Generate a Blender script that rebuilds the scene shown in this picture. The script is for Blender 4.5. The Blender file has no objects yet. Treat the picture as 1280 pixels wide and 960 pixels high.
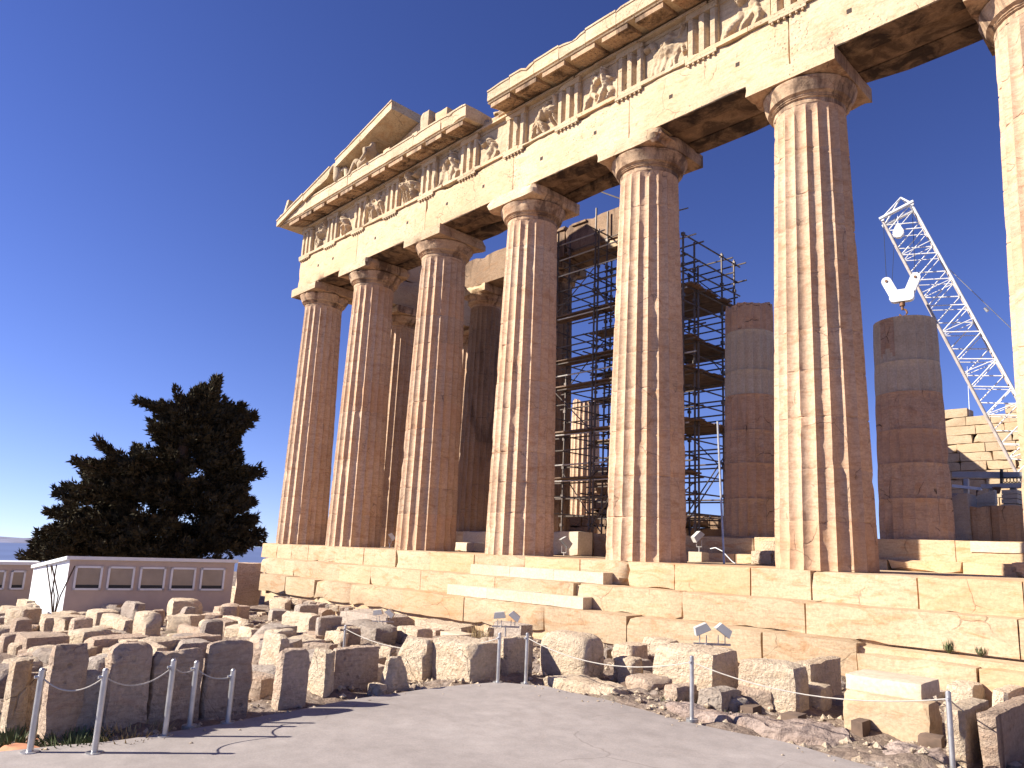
import bpy, bmesh, math, random
from math import sin, cos, pi, radians, sqrt, hypot, atan2
from mathutils import Vector, Matrix, noise

scene = bpy.context.scene
COL = scene.collection
R = random.Random(7)

# ------------------------------------------------------------------ camera
CAM = Vector((27.0354, -14.1535, .2761))
YAW, PITCH, ROLL, FPX = -0.778722, 0.187976, 0.035679, 909.608
PU, PV = 681.118, 509.011      # principal point of the (cropped) photograph
f0 = Vector((sin(YAW)*cos(PITCH), cos(YAW)*cos(PITCH), sin(PITCH)))
r0 = Vector((cos(YAW), -sin(YAW), 0)); u0 = r0.cross(f0)
r2 = r0*cos(ROLL) + u0*sin(ROLL); u2 = -r0*sin(ROLL) + u0*cos(ROLL)
cd = bpy.data.cameras.new('camera'); cam = bpy.data.objects.new('camera', cd); COL.objects.link(cam)
cd.shift_x = (640-PU)/1280; cd.shift_y = (PV-480)/1280
cd.sensor_width = 36; cd.lens = FPX/1280*36; cd.clip_start = .1; cd.clip_end = 60000
M = Matrix((r2, u2, -f0)).transposed().to_4x4(); M.translation = CAM
cam.matrix_world = M
scene.camera = cam

# ------------------------------------------------------------------ light
SUN_DIR = Vector((-0.63, -0.777, 0.0)).normalized()
EL = radians(31)
SUN = Vector((SUN_DIR.x*cos(EL), SUN_DIR.y*cos(EL), sin(EL)))
w = bpy.data.worlds.new('World'); scene.world = w; w.use_nodes = True
nt = w.node_tree; nt.nodes.clear()
out = nt.nodes.new('ShaderNodeOutputWorld'); bg = nt.nodes.new('ShaderNodeBackground')
sky = nt.nodes.new('ShaderNodeTexSky'); sky.sky_type = 'NISHITA'; sky.sun_disc = False
sky.sun_elevation = EL; sky.sun_rotation = atan2(SUN_DIR.x, SUN_DIR.y)
sky.altitude = 150; sky.air_density = 1.0; sky.dust_density = 0.0; sky.ozone_density = 1.0
# keep looking at the sky just below the geometric horizon (the plain lies 150 m lower)
tc = nt.nodes.new('ShaderNodeTexCoord'); sep = nt.nodes.new('ShaderNodeSeparateXYZ'); comb = nt.nodes.new('ShaderNodeCombineXYZ')
mx = nt.nodes.new('ShaderNodeMath'); mx.operation = 'MAXIMUM'; mx.inputs[1].default_value = 0.02
nt.links.new(tc.outputs['Generated'], sep.inputs[0])
ad = nt.nodes.new('ShaderNodeMath'); ad.operation = 'ADD'; ad.inputs[1].default_value = 0.09
nt.links.new(sep.outputs[2], ad.inputs[0]); nt.links.new(ad.outputs[0], mx.inputs[0])
for i in (0, 1): nt.links.new(sep.outputs[i], comb.inputs[i])
nt.links.new(mx.outputs[0], comb.inputs[2]); nt.links.new(comb.outputs[0], sky.inputs['Vector'])
hs = nt.nodes.new('ShaderNodeHueSaturation'); hs.inputs['Hue'].default_value = 0.508; hs.inputs['Saturation'].default_value = 1.1
nt.links.new(sky.outputs[0], hs.inputs['Color']); gam = nt.nodes.new('ShaderNodeGamma'); gam.inputs[1].default_value = 1.38; nt.links.new(hs.outputs[0], gam.inputs[0])
tint = nt.nodes.new('ShaderNodeVectorMath'); tint.operation = 'MULTIPLY'; tint.inputs[1].default_value = (1.12, .95, 1.22)
nt.links.new(gam.outputs[0], tint.inputs[0]); nt.links.new(tint.outputs[0], bg.inputs[0])
bg.inputs[1].default_value = 0.034
nt.links.new(bg.outputs[0], out.inputs[0])
ld = bpy.data.lights.new('sun', 'SUN'); ld.energy = 5.0; ld.angle = radians(.53); ld.color = (1.0, .94, .83)
lo = bpy.data.objects.new('sun', ld); COL.objects.link(lo); lo.location = (-40, -40, 40)
lo.rotation_euler = SUN.to_track_quat('Z', 'Y').to_euler()
vs = scene.view_settings; vs.view_transform = 'Standard'; vs.look = 'None'; vs.gamma = 1; vs.exposure = 1.2; vs.use_curve_mapping = False
scene.cycles.max_bounces = 5; scene.cycles.diffuse_bounces = 3

# ------------------------------------------------------------------ sight-line helpers (used to survey ground positions)
def ray(u, v): return f0 + r2*((u-PU)/FPX) - u2*((v-PV)/FPX)
def pr(p):
    d = Vector(p)-CAM; z = d.dot(f0)
    return PU+FPX*d.dot(r2)/z, PV-FPX*d.dot(u2)/z
def at(u, v, x=None, y=None, z=None, t=None):
    d = ray(u, v)
    if x is not None: k = (x-CAM.x)/d.x
    elif y is not None: k = (y-CAM.y)/d.y
    elif z is not None: k = (z-CAM.z)/d.z
    else: k = t/hypot(d.x, d.y)
    return CAM + d*k

# ------------------------------------------------------------------ materials
def lin(c): return tuple(c) + (1.0,)
class NT:
    def __init__(s, name):
        s.m = bpy.data.materials.new(name); s.m.use_nodes = True; s.t = s.m.node_tree
        s.b = s.t.nodes['Principled BSDF']
    def n(s, typ, **kw):
        o = s.t.nodes.new(typ)
        for k, v in kw.items():
            if k.startswith('i_'): o.inputs[k[2:].replace('_', ' ')].default_value = v
            else: setattr(o, k, v)
        return o
    def l(s, a, b): s.t.links.new(a, b)
    def pos(s, sc=(1, 1, 1)):
        g = s.n('ShaderNodeNewGeometry'); m = s.n('ShaderNodeMapping'); m.inputs['Scale'].default_value = sc
        s.l(g.outputs['Position'], m.inputs['Vector']); return m.outputs[0]
    def noise(s, vec, scale, detail=4, rough=.55, dist=0):
        o = s.n('ShaderNodeTexNoise'); o.inputs['Scale'].default_value = scale; o.inputs['Detail'].default_value = detail
        o.inputs['Roughness'].default_value = rough; o.inputs['Distortion'].default_value = dist
        s.l(vec, o.inputs['Vector']); return o.outputs['Fac']
    def ramp(s, fac, a, b, c0=(0, 0, 0), c1=(1, 1, 1)):
        o = s.n('ShaderNodeValToRGB'); e = o.color_ramp.elements
        e[0].position = a; e[1].position = b; e[0].color = lin(c0); e[1].color = lin(c1)
        s.l(fac, o.inputs[0]); return o.outputs[0]
    def mix(s, fac, a, b, blend='MIX'):
        o = s.n('ShaderNodeMix', data_type='RGBA', blend_type=blend)
        for i, x in ((0, fac), (6, a), (7, b)):
            if isinstance(x, (int, float)): o.inputs[i].default_value = x
            elif isinstance(x, tuple): o.inputs[i].default_value = lin(x)
            else: s.l(x, o.inputs[i])
        return o.outputs[2]
    def math(s, op, a, b=0.0, c=None):
        o = s.n('ShaderNodeMath', operation=op)
        for i, x in enumerate((a, b, c)):
            if x is None: continue
            if isinstance(x, (int, float)): o.inputs[i].default_value = x
            else: s.l(x, o.inputs[i])
        return o.outputs[0]
    def bump(s, h, strength=.4, dist=.02):
        o = s.n('ShaderNodeBump'); o.inputs['Strength'].default_value = strength; o.inputs['Distance'].default_value = dist
        s.l(h, o.inputs['Height']); s.l(o.outputs[0], s.b.inputs['Normal'])

def stone_mat(name, light, mid, patina, dark, vein=.5, stain=(.62, .74), stain_amt=.75, crack=.6, bump=.5, bdist=.03, crack_scale=1.1, drum=False, var=.25, vgrain=(1, 1, 2.6), pits=.0, grain=.35):
    k = NT(name)
    P = k.pos()
    c = k.mix(k.ramp(k.noise(P, .55, 6, .6, .4), .38, .66), light, mid)
    # warm patina patches and bedding veins
    pv = k.pos(vgrain)
    veins = k.noise(pv, 1.7, 7, .62, 1.6)
    c = k.mix(k.math('MULTIPLY', k.ramp(veins, .50, .68), vein), c, patina)
    fine_v = k.noise(k.pos((1, 1, 7)), 3.2, 5, .6, 1.0)
    c = k.mix(k.math('MULTIPLY', k.ramp(fine_v, .52, .60), .22*vein+.05), c, dark)
    # dark weather streaks, elongated downwards
    st = k.noise(k.pos((1.6, 1.6, .35)), 1.1, 6, .65, .6)
    c = k.mix(k.math('MULTIPLY', k.ramp(st, *stain), stain_amt), c, dark)
    # speckle
    f = k.noise(P, 22, 5, .7)
    c = k.mix(.55, c, k.mix(1.0, c, k.ramp(f, .28, .72, (.55, .52, .50), (1.25, 1.25, 1.25)), 'MULTIPLY'))
    oi = k.n('ShaderNodeObjectInfo')
    rv = k.math('MULTIPLY_ADD', oi.outputs['Random'], var, 1-var*.5)
    bt = k.n('ShaderNodeAttribute', attribute_name='block_tint')
    rv = k.math('MULTIPLY', rv, k.math('MULTIPLY_ADD', bt.outputs['Fac'], .20, 1.0))
    c = k.mix(k.math('MULTIPLY', k.ramp(bt.outputs['Fac'], .20, .5), .8), c, k.mix(.5, c, patina))
    rc = k.n('ShaderNodeCombineColor'); 
    for i in range(3): k.l(rv, rc.inputs[i])
    c = k.mix(1.0, c, rc.outputs[0], 'MULTIPLY')
    # cracks
    h = k.math('ADD', k.math('MULTIPLY', f, grain), k.math('MULTIPLY', veins, .8))
    h = k.math('ADD', h, k.math('MULTIPLY', k.noise(P, 7, 5, .6), .7))
    if crack > 0:
        wv = k.n('ShaderNodeTexNoise'); wv.inputs['Scale'].default_value = 1.8; wv.inputs['Detail'].default_value = 6
        k.l(P, wv.inputs['Vector'])
        va = k.n('ShaderNodeVectorMath', operation='MULTIPLY_ADD'); va.inputs[1].default_value = (.42, .42, .42)
        k.l(wv.outputs['Color'], va.inputs[0]); k.l(P, va.inputs[2])
        vo = k.n('ShaderNodeTexVoronoi', feature='DISTANCE_TO_EDGE'); vo.inputs['Scale'].default_value = crack_scale
        k.l(va.outputs[0], vo.inputs['Vector'])
        cm = k.ramp(vo.outputs['Distance'], .002, .009, (1, 1, 1), (0, 0, 0))
        cm = k.math('MULTIPLY', cm, k.ramp(k.noise(P, 1.1, 4), .52, .60))
        cm = k.math('MULTIPLY', cm, crack)
        c = k.mix(cm, c, tuple(x*.35 for x in dark))
        h = k.math('SUBTRACT', h, k.math('MULTIPLY', cm, 1.2))
    if pits > 0:
        v2 = k.n('ShaderNodeTexVoronoi'); v2.inputs['Scale'].default_value = 11
        k.l(P, v2.inputs['Vector'])
        pm = k.math('MULTIPLY', k.ramp(v2.outputs['Distance'], .12, .26, (1, 1, 1), (0, 0, 0)), k.ramp(k.noise(P, .8, 2), .52, .58))
        c = k.mix(k.math('MULTIPLY', pm, pits), c, tuple(x*.4 for x in dark))
        h = k.math('SUBTRACT', h, k.math('MULTIPLY', pm, pits))
    k.l(c, k.b.inputs['Base Color']); k.b.inputs['Roughness'].default_value = .88
    k.b.inputs['Specular IOR Level'].default_value = .25
    k.bump(h, bump, bdist)
    return k.m

LIGHT = (.55, .42, .275); MID = (.46, .33, .205); PAT = (.47, .27, .13); DRK = (.16, .09, .055)
M_MARBLE = stone_mat('weathered_marble', LIGHT, MID, PAT, DRK, crack_scale=.7)
M_ENTAB = stone_mat('entablature_marble', (.56, .435, .285), (.48, .355, .22), (.44, .26, .13), DRK, vein=.6, stain=(.66, .78), pits=.55, crack=.6)
M_COLUMN = stone_mat('column_marble', (.58, .408, .275), (.49, .325, .21), (.38, .205, .105), DRK, drum=True, vein=.65, stain=(.60, .72), stain_amt=.55, crack=.55, var=.15)
M_CAP = stone_mat('capital_marble', (.54, .38, .24), (.45, .29, .175), (.36, .19, .10), (.07, .04, .028), vein=.75, stain=(.47, .60), stain_amt=.8, var=.2)
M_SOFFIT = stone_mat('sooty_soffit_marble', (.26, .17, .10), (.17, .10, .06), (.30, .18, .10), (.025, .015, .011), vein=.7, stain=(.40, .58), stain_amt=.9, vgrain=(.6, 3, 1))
M_STEP = stone_mat('step_marble', (.53, .40, .26), (.48, .345, .215), (.43, .225, .10), (.20, .12, .07), vein=.75, stain=(.66, .78), stain_amt=.5, crack=.4, crack_scale=.75, vgrain=(.7, .7, 2.4))
M_NEW = stone_mat('new_white_marble', (.60, .50, .375), (.54, .435, .315), (.46, .34, .22), (.34, .26, .19), vein=.3, stain=(.70, .85), stain_amt=.3, crack=.12, bump=.2, var=.06)
M_STONE = stone_mat('rough_pale_stone', (.72, .58, .42), (.62, .48, .34), (.54, .36, .21), (.20, .13, .095), vein=.5, crack=.3, bump=1.0, bdist=.06, var=.22, pits=.3, grain=1.1)
M_BROWN = stone_mat('brown_weathered_stone', (.56, .425, .315), (.45, .33, .24), (.46, .30, .20), (.10, .06, .045), vein=.6, crack=.3, bump=1.0, bdist=.05, var=.3, grain=1.0, pits=.3)
M_GREYST = stone_mat('grey_weathered_stone', (.46, .385, .315), (.37, .295, .24), (.36, .27, .20), (.13, .10, .085), vein=.5, crack=.3, bump=1.0, bdist=.05, var=.3, grain=1.0, pits=.4)
M_ROCK = stone_mat('pinkish_bedrock', (.40, .31, .26), (.29, .215, .18), (.36, .24, .17), (.12, .085, .07), vein=.6, crack=.9, crack_scale=2.2, bump=1.0, bdist=.08, var=.2)
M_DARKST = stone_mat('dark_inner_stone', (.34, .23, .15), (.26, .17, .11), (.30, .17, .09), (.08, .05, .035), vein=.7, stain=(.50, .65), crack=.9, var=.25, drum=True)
M_RELIEF = stone_mat('relief_marble', (.53, .41, .27), (.45, .33, .205), PAT, DRK, vein=.5, stain=(.62, .74), stain_amt=.6, bump=.7, crack=.3)

def plain(name, col, rough=.5, metal=0.0, var=.12, nscale=6, bump=0.0):
    k = NT(name)
    f = k.noise(k.pos(), nscale, 5, .6)
    c = k.mix(1.0, col, k.ramp(f, .3, .7, (1-var,)*3, (1+var,)*3), 'MULTIPLY')
    k.l(c, k.b.inputs['Base Color']); k.b.inputs['Roughness'].default_value = rough; k.b.inputs['Metallic'].default_value = metal
    if bump: k.bump(f, bump, .01)
    return k.m
M_HOLE_SHADE = plain('painted_hole_shade', (.05, .033, .024), .95)  # near-black put on for the shade inside the beam cuttings
M_STEEL = plain('galvanised_steel', (.50, .49, .48), .42, .8, .2, 9)
M_SCAF = plain('dark_scaffold_tube', (.12, .095, .08), .55, .3, .3, 5)
M_SCAF_LIT = plain('lit_tone_scaffold_tube', (.50, .46, .42), .45, .5, .2, 5)  # pale copy of the tube colour, sunlight put into it
M_PLANK = plain('scaffold_planks', (.16, .10, .065), .85, 0, .35, 4, .3)
M_CRANE = plain('white_crane_paint', (.66, .64, .61), .5, 0, .22, 2.2)
M_CRANED = plain('grimy_crane_chord', (.40, .34, .30), .6, 0, .3, 3)
M_BLACK = plain('black_rubber', (.02, .02, .02), .6)
M_RUST = plain('rusty_hook_steel', (.20, .10, .05), .7, .3, .3, 12)
M_TIMBER = plain('old_timber', (.13, .085, .06), .9, 0, .35, 7, .4)
M_LAMP = plain('grey_lamp_housing', (.50, .49, .47), .45, .2, .1, 5)
M_GLASS = plain('lamp_glass', (.16, .17, .18), .12, 0, .05)
M_WHITE = plain('white_painted_panel', (.74, .75, .76), .5, 0, .06, 3)
M_CABIN_SHADE = plain('shade_beige_cabin_panel', (.50, .40, .33), .6, 0, .08, 3)  # shaded side of the white cabins, put into the panel colour
M_BLIND = plain('cabin_window_blind', (.34, .28, .21), .25, 0, .15, 2)
M_ROPE = plain('pale_rope', (.42, .38, .33), .8, 0, .2, 20)
M_CONC = plain('grey_gantry_paint', (.40, .38, .37), .55, .1, .15, 3)
M_BARK = plain('dark_bark', (.07, .045, .03), .95, 0, .3, 8, .6)
M_DRY = plain('dry_grass', (.34, .24, .11), .9, 0, .3, 8)
M_WEED = plain('green_weed', (.075, .095, .035), .8, 0, .35, 8)
def leaf_mat():
    k = NT('dark_cypress_foliage')
    f = k.noise(k.pos(), .9, 5, .6); g = k.n('ShaderNodeNewGeometry')
    c = k.mix(k.ramp(f, .35, .65), (.026, .023, .014), (.070, .060, .034))
    c = k.mix(k.math('MULTIPLY', g.outputs['Random Per Island'], .5), c, (.08, .060, .036))
    k.l(c, k.b.inputs['Base Color']); k.b.inputs['Roughness'].default_value = .9
    k.b.inputs['Specular IOR Level'].default_value = .1
    return k.m
M_LEAF = leaf_mat()
def pave_mat():
    k = NT('concrete_pavement'); P = k.pos()
    c = k.mix(k.ramp(k.noise(P, .45, 6, .6, .3), .35, .68), (.275, .238, .220), (.345, .302, .280))
    c = k.mix(k.math('MULTIPLY', k.ramp(k.noise(k.pos((.5, 1, 1)), 1.6, 7, .65, 1.2), .56, .74), .45), c, (.23, .19, .17))
    c = k.mix(.5, c, k.mix(1.0, c, k.ramp(k.noise(P, 5, 6, .7), .32, .68, (.74,)*3, (1.22,)*3), 'MULTIPLY'))
    f = k.noise(P, 60, 4, .75)
    c = k.mix(.45, c, k.mix(1.0, c, k.ramp(f, .3, .7, (.72,)*3, (1.2,)*3), 'MULTIPLY'))
    v = k.n('ShaderNodeTexVoronoi'); v.inputs['Scale'].default_value = 38; k.l(P, v.inputs['Vector'])
    c = k.mix(k.math('MULTIPLY', k.ramp(v.outputs['Distance'], .10, .2, (1, 1, 1), (0, 0, 0)), k.math('MULTIPLY', k.ramp(k.noise(P, 3, 2), .5, .6), .35)), c, (.20, .165, .15))
    # hairline cracks
    wv = k.n('ShaderNodeTexNoise'); wv.inputs['Scale'].default_value = 1.2; wv.inputs['Detail'].default_value = 7; k.l(P, wv.inputs['Vector'])
    va = k.n('ShaderNodeVectorMath', operation='MULTIPLY_ADD'); va.inputs[1].default_value = (.8, .8, .8); k.l(wv.outputs['Color'], va.inputs[0]); k.l(P, va.inputs[2])
    vo = k.n('ShaderNodeTexVoronoi', feature='DISTANCE_TO_EDGE'); vo.inputs['Scale'].default_value = .42; k.l(va.outputs[0], vo.inputs['Vector'])
    cm = k.math('MULTIPLY', k.ramp(vo.outputs['Distance'], .0015, .005, (1, 1, 1), (0, 0, 0)), k.ramp(k.noise(P, .6, 3), .53, .60))
    c = k.mix(k.math('MULTIPLY', cm, .45), c, (.13, .10, .09))
    k.l(c, k.b.inputs['Base Color']); k.b.inputs['Roughness'].default_value = .9; k.b.inputs['Specular IOR Level'].default_value = .2
    k.bump(k.math('ADD', f, k.math('MULTIPLY', k.noise(P, 9, 4), 1.5)), .22, .012)
    return k.m
M_PAVE = pave_mat()
def ground_mat():
    k = NT('rubble_and_bedrock'); P = k.pos()
    c = k.mix(k.ramp(k.noise(P, .7, 7, .62, .5), .36, .66), (.33, .25, .195), (.21, .15, .115))
    c = k.mix(k.ramp(k.noise(P, 2.3, 6, .65, .8), .50, .66), c, (.40, .325, .27))
    c = k.mix(k.math('MULTIPLY', k.ramp(k.noise(P, 1.3, 5, .6), .58, .70), .55), c, (.14, .125, .06))
    f = k.noise(P, 15, 6, .72)
    c = k.mix(.7, c, k.mix(1.0, c, k.ramp(f, .28, .7, (.45,)*3, (1.35,)*3), 'MULTIPLY'))
    vo = k.n('ShaderNodeTexVoronoi', feature='DISTANCE_TO_EDGE'); vo.inputs['Scale'].default_value = 4.5; k.l(P, vo.inputs['Vector'])
    k.l(c, k.b.inputs['Base Color']); k.b.inputs['Roughness'].default_value = .95; k.b.inputs['Specular IOR Level'].default_value = .1
    k.bump(k.math('ADD', k.math('MULTIPLY', k.ramp(vo.outputs['Distance'], 0, .25), .6), k.math('MULTIPLY', f, 1.4)), .8, .06)
    return k.m
M_GROUND = ground_mat()
M_TILE = plain('orange_terracotta', (.48, .20, .10), .9, 0, .25, 9, .4)
M_SEA = plain('hazy_sea', (.10, .13, .24), .5, 0, .12, .002)
M_HILL = plain('haze_tinted_hills', (.15, .15, .22), .95, 0, .3, .003)  # distance haze put into the bluish hill colour

# ------------------------------------------------------------------ object helpers
def finish(me, mat, smooth=True, angle=35):
    me.materials.append(mat)
    if smooth:
        me.polygons.foreach_set('use_smooth', [True]*len(me.polygons))
        try: me.set_sharp_from_angle(angle=radians(angle))
        except Exception: pass
    me.update()
def link(name, me, parent=None, loc=(0, 0, 0), rz=0.0):
    o = bpy.data.objects.new(name, me); COL.objects.link(o); o.location = loc; o.rotation_euler = (0, 0, rz)
    if parent: o.parent = parent
    return o
def tag(o, label, cat, group=None):
    o['label'] = label; o['category'] = cat
    if group: o['group'] = group
    return o
def thing(name, label, cat, loc=(0, 0, 0), rz=0.0, group=None):
    return tag(link(name, None, None, loc, rz), label, cat, group)
def struct(o): o['kind'] = 'structure'; return o

class MB:
    """collects shapes, links them as one mesh"""
    def __init__(s): s.v = []; s.f = []; s.blk = {}
    def add(s, vs, fs):
        b = len(s.v); s.v += [tuple(x) for x in vs]; s.f += [tuple(i+b for i in q) for q in fs]; return b
    def box(s, x0, x1, y0, y1, z0, z1, M=None):
        vs = [Vector((x, y, z)) for z in (z0, z1) for y in (y0, y1) for x in (x0, x1)]
        if M: vs = [M @ q for q in vs]
        s.add(vs, [(0, 2, 3, 1), (4, 5, 7, 6), (0, 1, 5, 4), (2, 6, 7, 3), (0, 4, 6, 2), (1, 3, 7, 5)])
    def bar(s, a, b, r, n=6, r2_=None):
        a = Vector(a); b = Vector(b); d = (b-a).normalized()
        p = d.orthogonal().normalized(); q = d.cross(p); rr = r if r2_ is None else r2_
        vs = [a+(p*cos(2*pi*i/n)+q*sin(2*pi*i/n))*r for i in range(n)] + [b+(p*cos(2*pi*i/n)+q*sin(2*pi*i/n))*rr for i in range(n)]
        s.add(vs, [(i, (i+1) % n, n+(i+1) % n, n+i) for i in range(n)] + [tuple(reversed(range(n))), tuple(range(n, 2*n))])
    def tube(s, pts, r, n=6):
        pts = [Vector(p) for p in pts]; rings = []
        for i, p in enumerate(pts):
            d = (pts[min(i+1, len(pts)-1)]-pts[max(i-1, 0)]).normalized()
            up = Vector((0, 0, 1)) if abs(d.z) < .95 else Vector((1, 0, 0))
            a = d.cross(up).normalized(); b = a.cross(d)
            rings += [p+(a*cos(2*pi*k/n)+b*sin(2*pi*k/n))*r for k in range(n)]
        fs = [(i*n+k, i*n+(k+1) % n, (i+1)*n+(k+1) % n, (i+1)*n+k) for i in range(len(pts)-1) for k in range(n)]
        fs += [tuple(reversed(range(n))), tuple(range((len(pts)-1)*n, len(pts)*n))]
        s.add(rings, fs)
    def prism(s, poly, y0, y1, M=None):
        """polygon in xz extruded along y"""
        n = len(poly); vs = [Vector((x, y0, z)) for x, z in poly] + [Vector((x, y1, z)) for x, z in poly]
        if M: vs = [M @ q for q in vs]
        s.add(vs, [(i, (i+1) % n, n+(i+1) % n, n+i) for i in range(n)] + [tuple(reversed(range(n))), tuple(range(n, 2*n))])
    def grid_box(s, x0, x1, y0, y1, z0, z1, seg=.25, chip=.03, rough=.006, seed=0.0, keep=None):
        """weathered block: gridded box whose edges are chipped by noise"""
        nx = max(1, min(26, round((x1-x0)/seg))); ny = max(1, min(16, round((y1-y0)/seg))); nz = max(1, min(12, round((z1-z0)/seg)))
        f_start = len(s.f); idx = {}; vs = []
        def vert(i, j, k):
            key = (i, j, k)
            if key in idx: return idx[key]
            p = Vector((x0+(x1-x0)*i/nx, y0+(y1-y0)*j/ny, z0+(z1-z0)*k/nz))
            sx = -1 if i == 0 else (1 if i == nx else 0); sy = -1 if j == 0 else (1 if j == ny else 0); sz = -1 if k == 0 else (1 if k == nz else 0)
            ne = abs(sx)+abs(sy)+abs(sz)
            q = p*1.0 + Vector((seed*3.1, seed*1.7, seed*.9))
            nn = noise.noise(q*2.3)*.6 + noise.noise(q*6.1)*.4
            amt = rough*nn
            if ne >= 2:
                c = max(0.0, noise.noise(q*1.3+Vector((5, 9, 2)))*1.1 + noise.noise(q*5)*.35 - .12) * chip * (3.2 if ne == 2 else 4.5) + chip*.22
                p -= Vector((sx, sy, sz))*c
            p += Vector((sx, sy, sz))*amt
            idx[key] = len(vs); vs.append(p); return idx[key]
        fs = []
        for j in range(ny):
            for i in range(nx):
                fs.append((vert(i, j, 0), vert(i, j+1, 0), vert(i+1, j+1, 0), vert(i+1, j, 0)))
                fs.append((vert(i, j, nz), vert(i+1, j, nz), vert(i+1, j+1, nz), vert(i, j+1, nz)))
        for k in range(nz):
            for i in range(nx):
                fs.append((vert(i, 0, k), vert(i+1, 0, k), vert(i+1, 0, k+1), vert(i, 0, k+1)))
                fs.append((vert(i, ny, k), vert(i, ny, k+1), vert(i+1, ny, k+1), vert(i+1, ny, k)))
            for j in range(ny):
                fs.append((vert(0, j, k), vert(0, j, k+1), vert(0, j+1, k+1), vert(0, j+1, k)))
                fs.append((vert(nx, j, k), vert(nx, j+1, k), vert(nx, j+1, k+1), vert(nx, j, k+1)))
        s.add(vs, fs); t_ = random.Random(x0*13.7+z0*7.1+seed).uniform(-.5, .5)
        for i in range(f_start, len(s.f)): s.blk[i] = t_
    def mesh(s, name, mat, smooth=True, angle=35):
        me = bpy.data.meshes.new(name); me.from_pydata(s.v, [], s.f)
        if s.blk:
            at_ = me.attributes.new('block_tint', 'FLOAT', 'FACE')
            for i, t_ in s.blk.items(): at_.data[i].value = t_
        finish(me, mat, smooth, angle); return me
    def build(s, name, mat, parent=None, loc=(0, 0, 0), rz=0.0, smooth=True, angle=35):
        return link(name, s.mesh(name, mat, smooth, angle), parent, loc, rz)

# ------------------------------------------------------------------ ground
PAV = [(20.22, -12.81), (20.35, -12.22), (20.39, -11.76), (20.30, -11.06), (20.19, -10.39), (20.09, -9.41), (20.13, -8.58), (20.29, -7.91),
       (20.74, -7.62), (21.85, -7.65), (22.96, -7.82), (23.64, -7.70), (24.35, -7.84), (24.65, -7.88), (26.2, -8.2), (30, -9.0), (45, -11.5)]
PZ = -1.35
def seg_d(px, py, a, b):
    ax, ay = a; bx, by = b; dx, dy = bx-ax, by-ay
    t = max(0, min(1, ((px-ax)*dx+(py-ay)*dy)/(dx*dx+dy*dy)))
    return hypot(px-ax-t*dx, py-ay-t*dy)
PAVPOLY = PAV + [(45, -40), (16.5, -40), (19.4, -15.5)]
def in_pav(x, y):
    c = False; n = len(PAVPOLY)
    for i in range(n):
        (x1, y1), (x2, y2) = PAVPOLY[i], PAVPOLY[(i+1) % n]
        if (y1 > y) != (y2 > y) and x < (x2-x1)*(y-y1)/(y2-y1)+x1: c = not c
    return c
def pav_d(x, y):
    if in_pav(x, y): return 0.0
    n = len(PAVPOLY)
    return min(seg_d(x, y, PAVPOLY[i], PAVPOLY[(i+1) % n]) for i in range(n))
def gz(x, y):
    d = pav_d(x, y)
    z = PZ - .03 - .045*min(d, 9) - .055*max(0, min(d-9, 22))
    if y > -2: z = min(z, -1.85)
    return z
def gp(u, v):
    """where the sight line through photo pixel (u, v) meets the terrain"""
    d = ray(u, v); d = d/hypot(d.x, d.y); t = 3.0
    while t < 70:
        p = CAM + d*t
        if p.z <= gz(p.x, p.y): break
        t += .05
    return CAM + d*t, t

mb = MB()
xs = []; x = -40.0
while x < 60: xs.append(x); x += (.16 if 15.5 < x < 27.0 else (.4 if -2 < x < 32 else 1.4))
ys = []; y = -45.0
while y < 70: ys.append(y); y += (.16 if -13.6 < y < -2.4 else (.4 if -18 < y < 4 else 1.6))
vs_ = []
for yy in ys:
    for xx in xs:
        d = pav_d(xx, yy); z = gz(xx, yy)
        q = Vector((xx, yy, 0))
        if d > 0:
            k = min(1, d/.35)
            z += k*(noise.fractal(q*.9, 1.0, 2.0, 5)*.11 + abs(noise.noise(q*2.6+Vector((3, 7, 1))))*.13 - .03)
        else: z -= .10
        vs_.append((xx, yy, z))
nx = len(xs)
fs_ = [(j*nx+i, j*nx+i+1, (j+1)*nx+i+1, (j+1)*nx+i) for j in range(len(ys)-1) for i in range(nx-1)]
mb.add(vs_, fs_)
struct(mb.build('ground', M_GROUND, angle=180))
mb = MB(); n = len(PAVPOLY)
# slightly ragged edge of the poured path
edge = []
for i in range(n):
    a = Vector(PAVPOLY[i]+(0,)); b = Vector(PAVPOLY[(i+1) % n]+(0,)); m = max(1, min(14, int((b-a).length/.12)))
    for k in range(m):
        p = a.lerp(b, k/m); p += Vector((noise.noise(p*2.1), noise.noise(p*2.1+Vector((9, 9, 9))), 0))*.05
        edge.append((p.x, p.y))
n = len(edge)
mb.add([(x, y, PZ) for x, y in edge] + [(x, y, PZ-.25) for x, y in edge], [tuple(range(n))] + [(i, n+i, n+(i+1) % n, (i+1) % n) for i in range(n)])
me = mb.mesh('pavement', M_PAVE, smooth=False)
bm = bmesh.new(); bm.from_mesh(me); bmesh.ops.recalc_face_normals(bm, faces=bm.faces); bmesh.ops.triangulate(bm, faces=[f for f in bm.faces if len(f.verts) > 4]); bm.to_mesh(me); bm.free()
struct(link('pavement', me))
mb = MB(); N = 96; RS = 10500
mb.add([(0, 0, -150)] + [(RS*cos(2*pi*i/N), RS*sin(2*pi*i/N), -150) for i in range(N)], [(0, 1+i, 1+(i+1) % N) for i in range(N)])
struct(mb.build('sea', M_SEA, smooth=False))
mb = MB()
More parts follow.
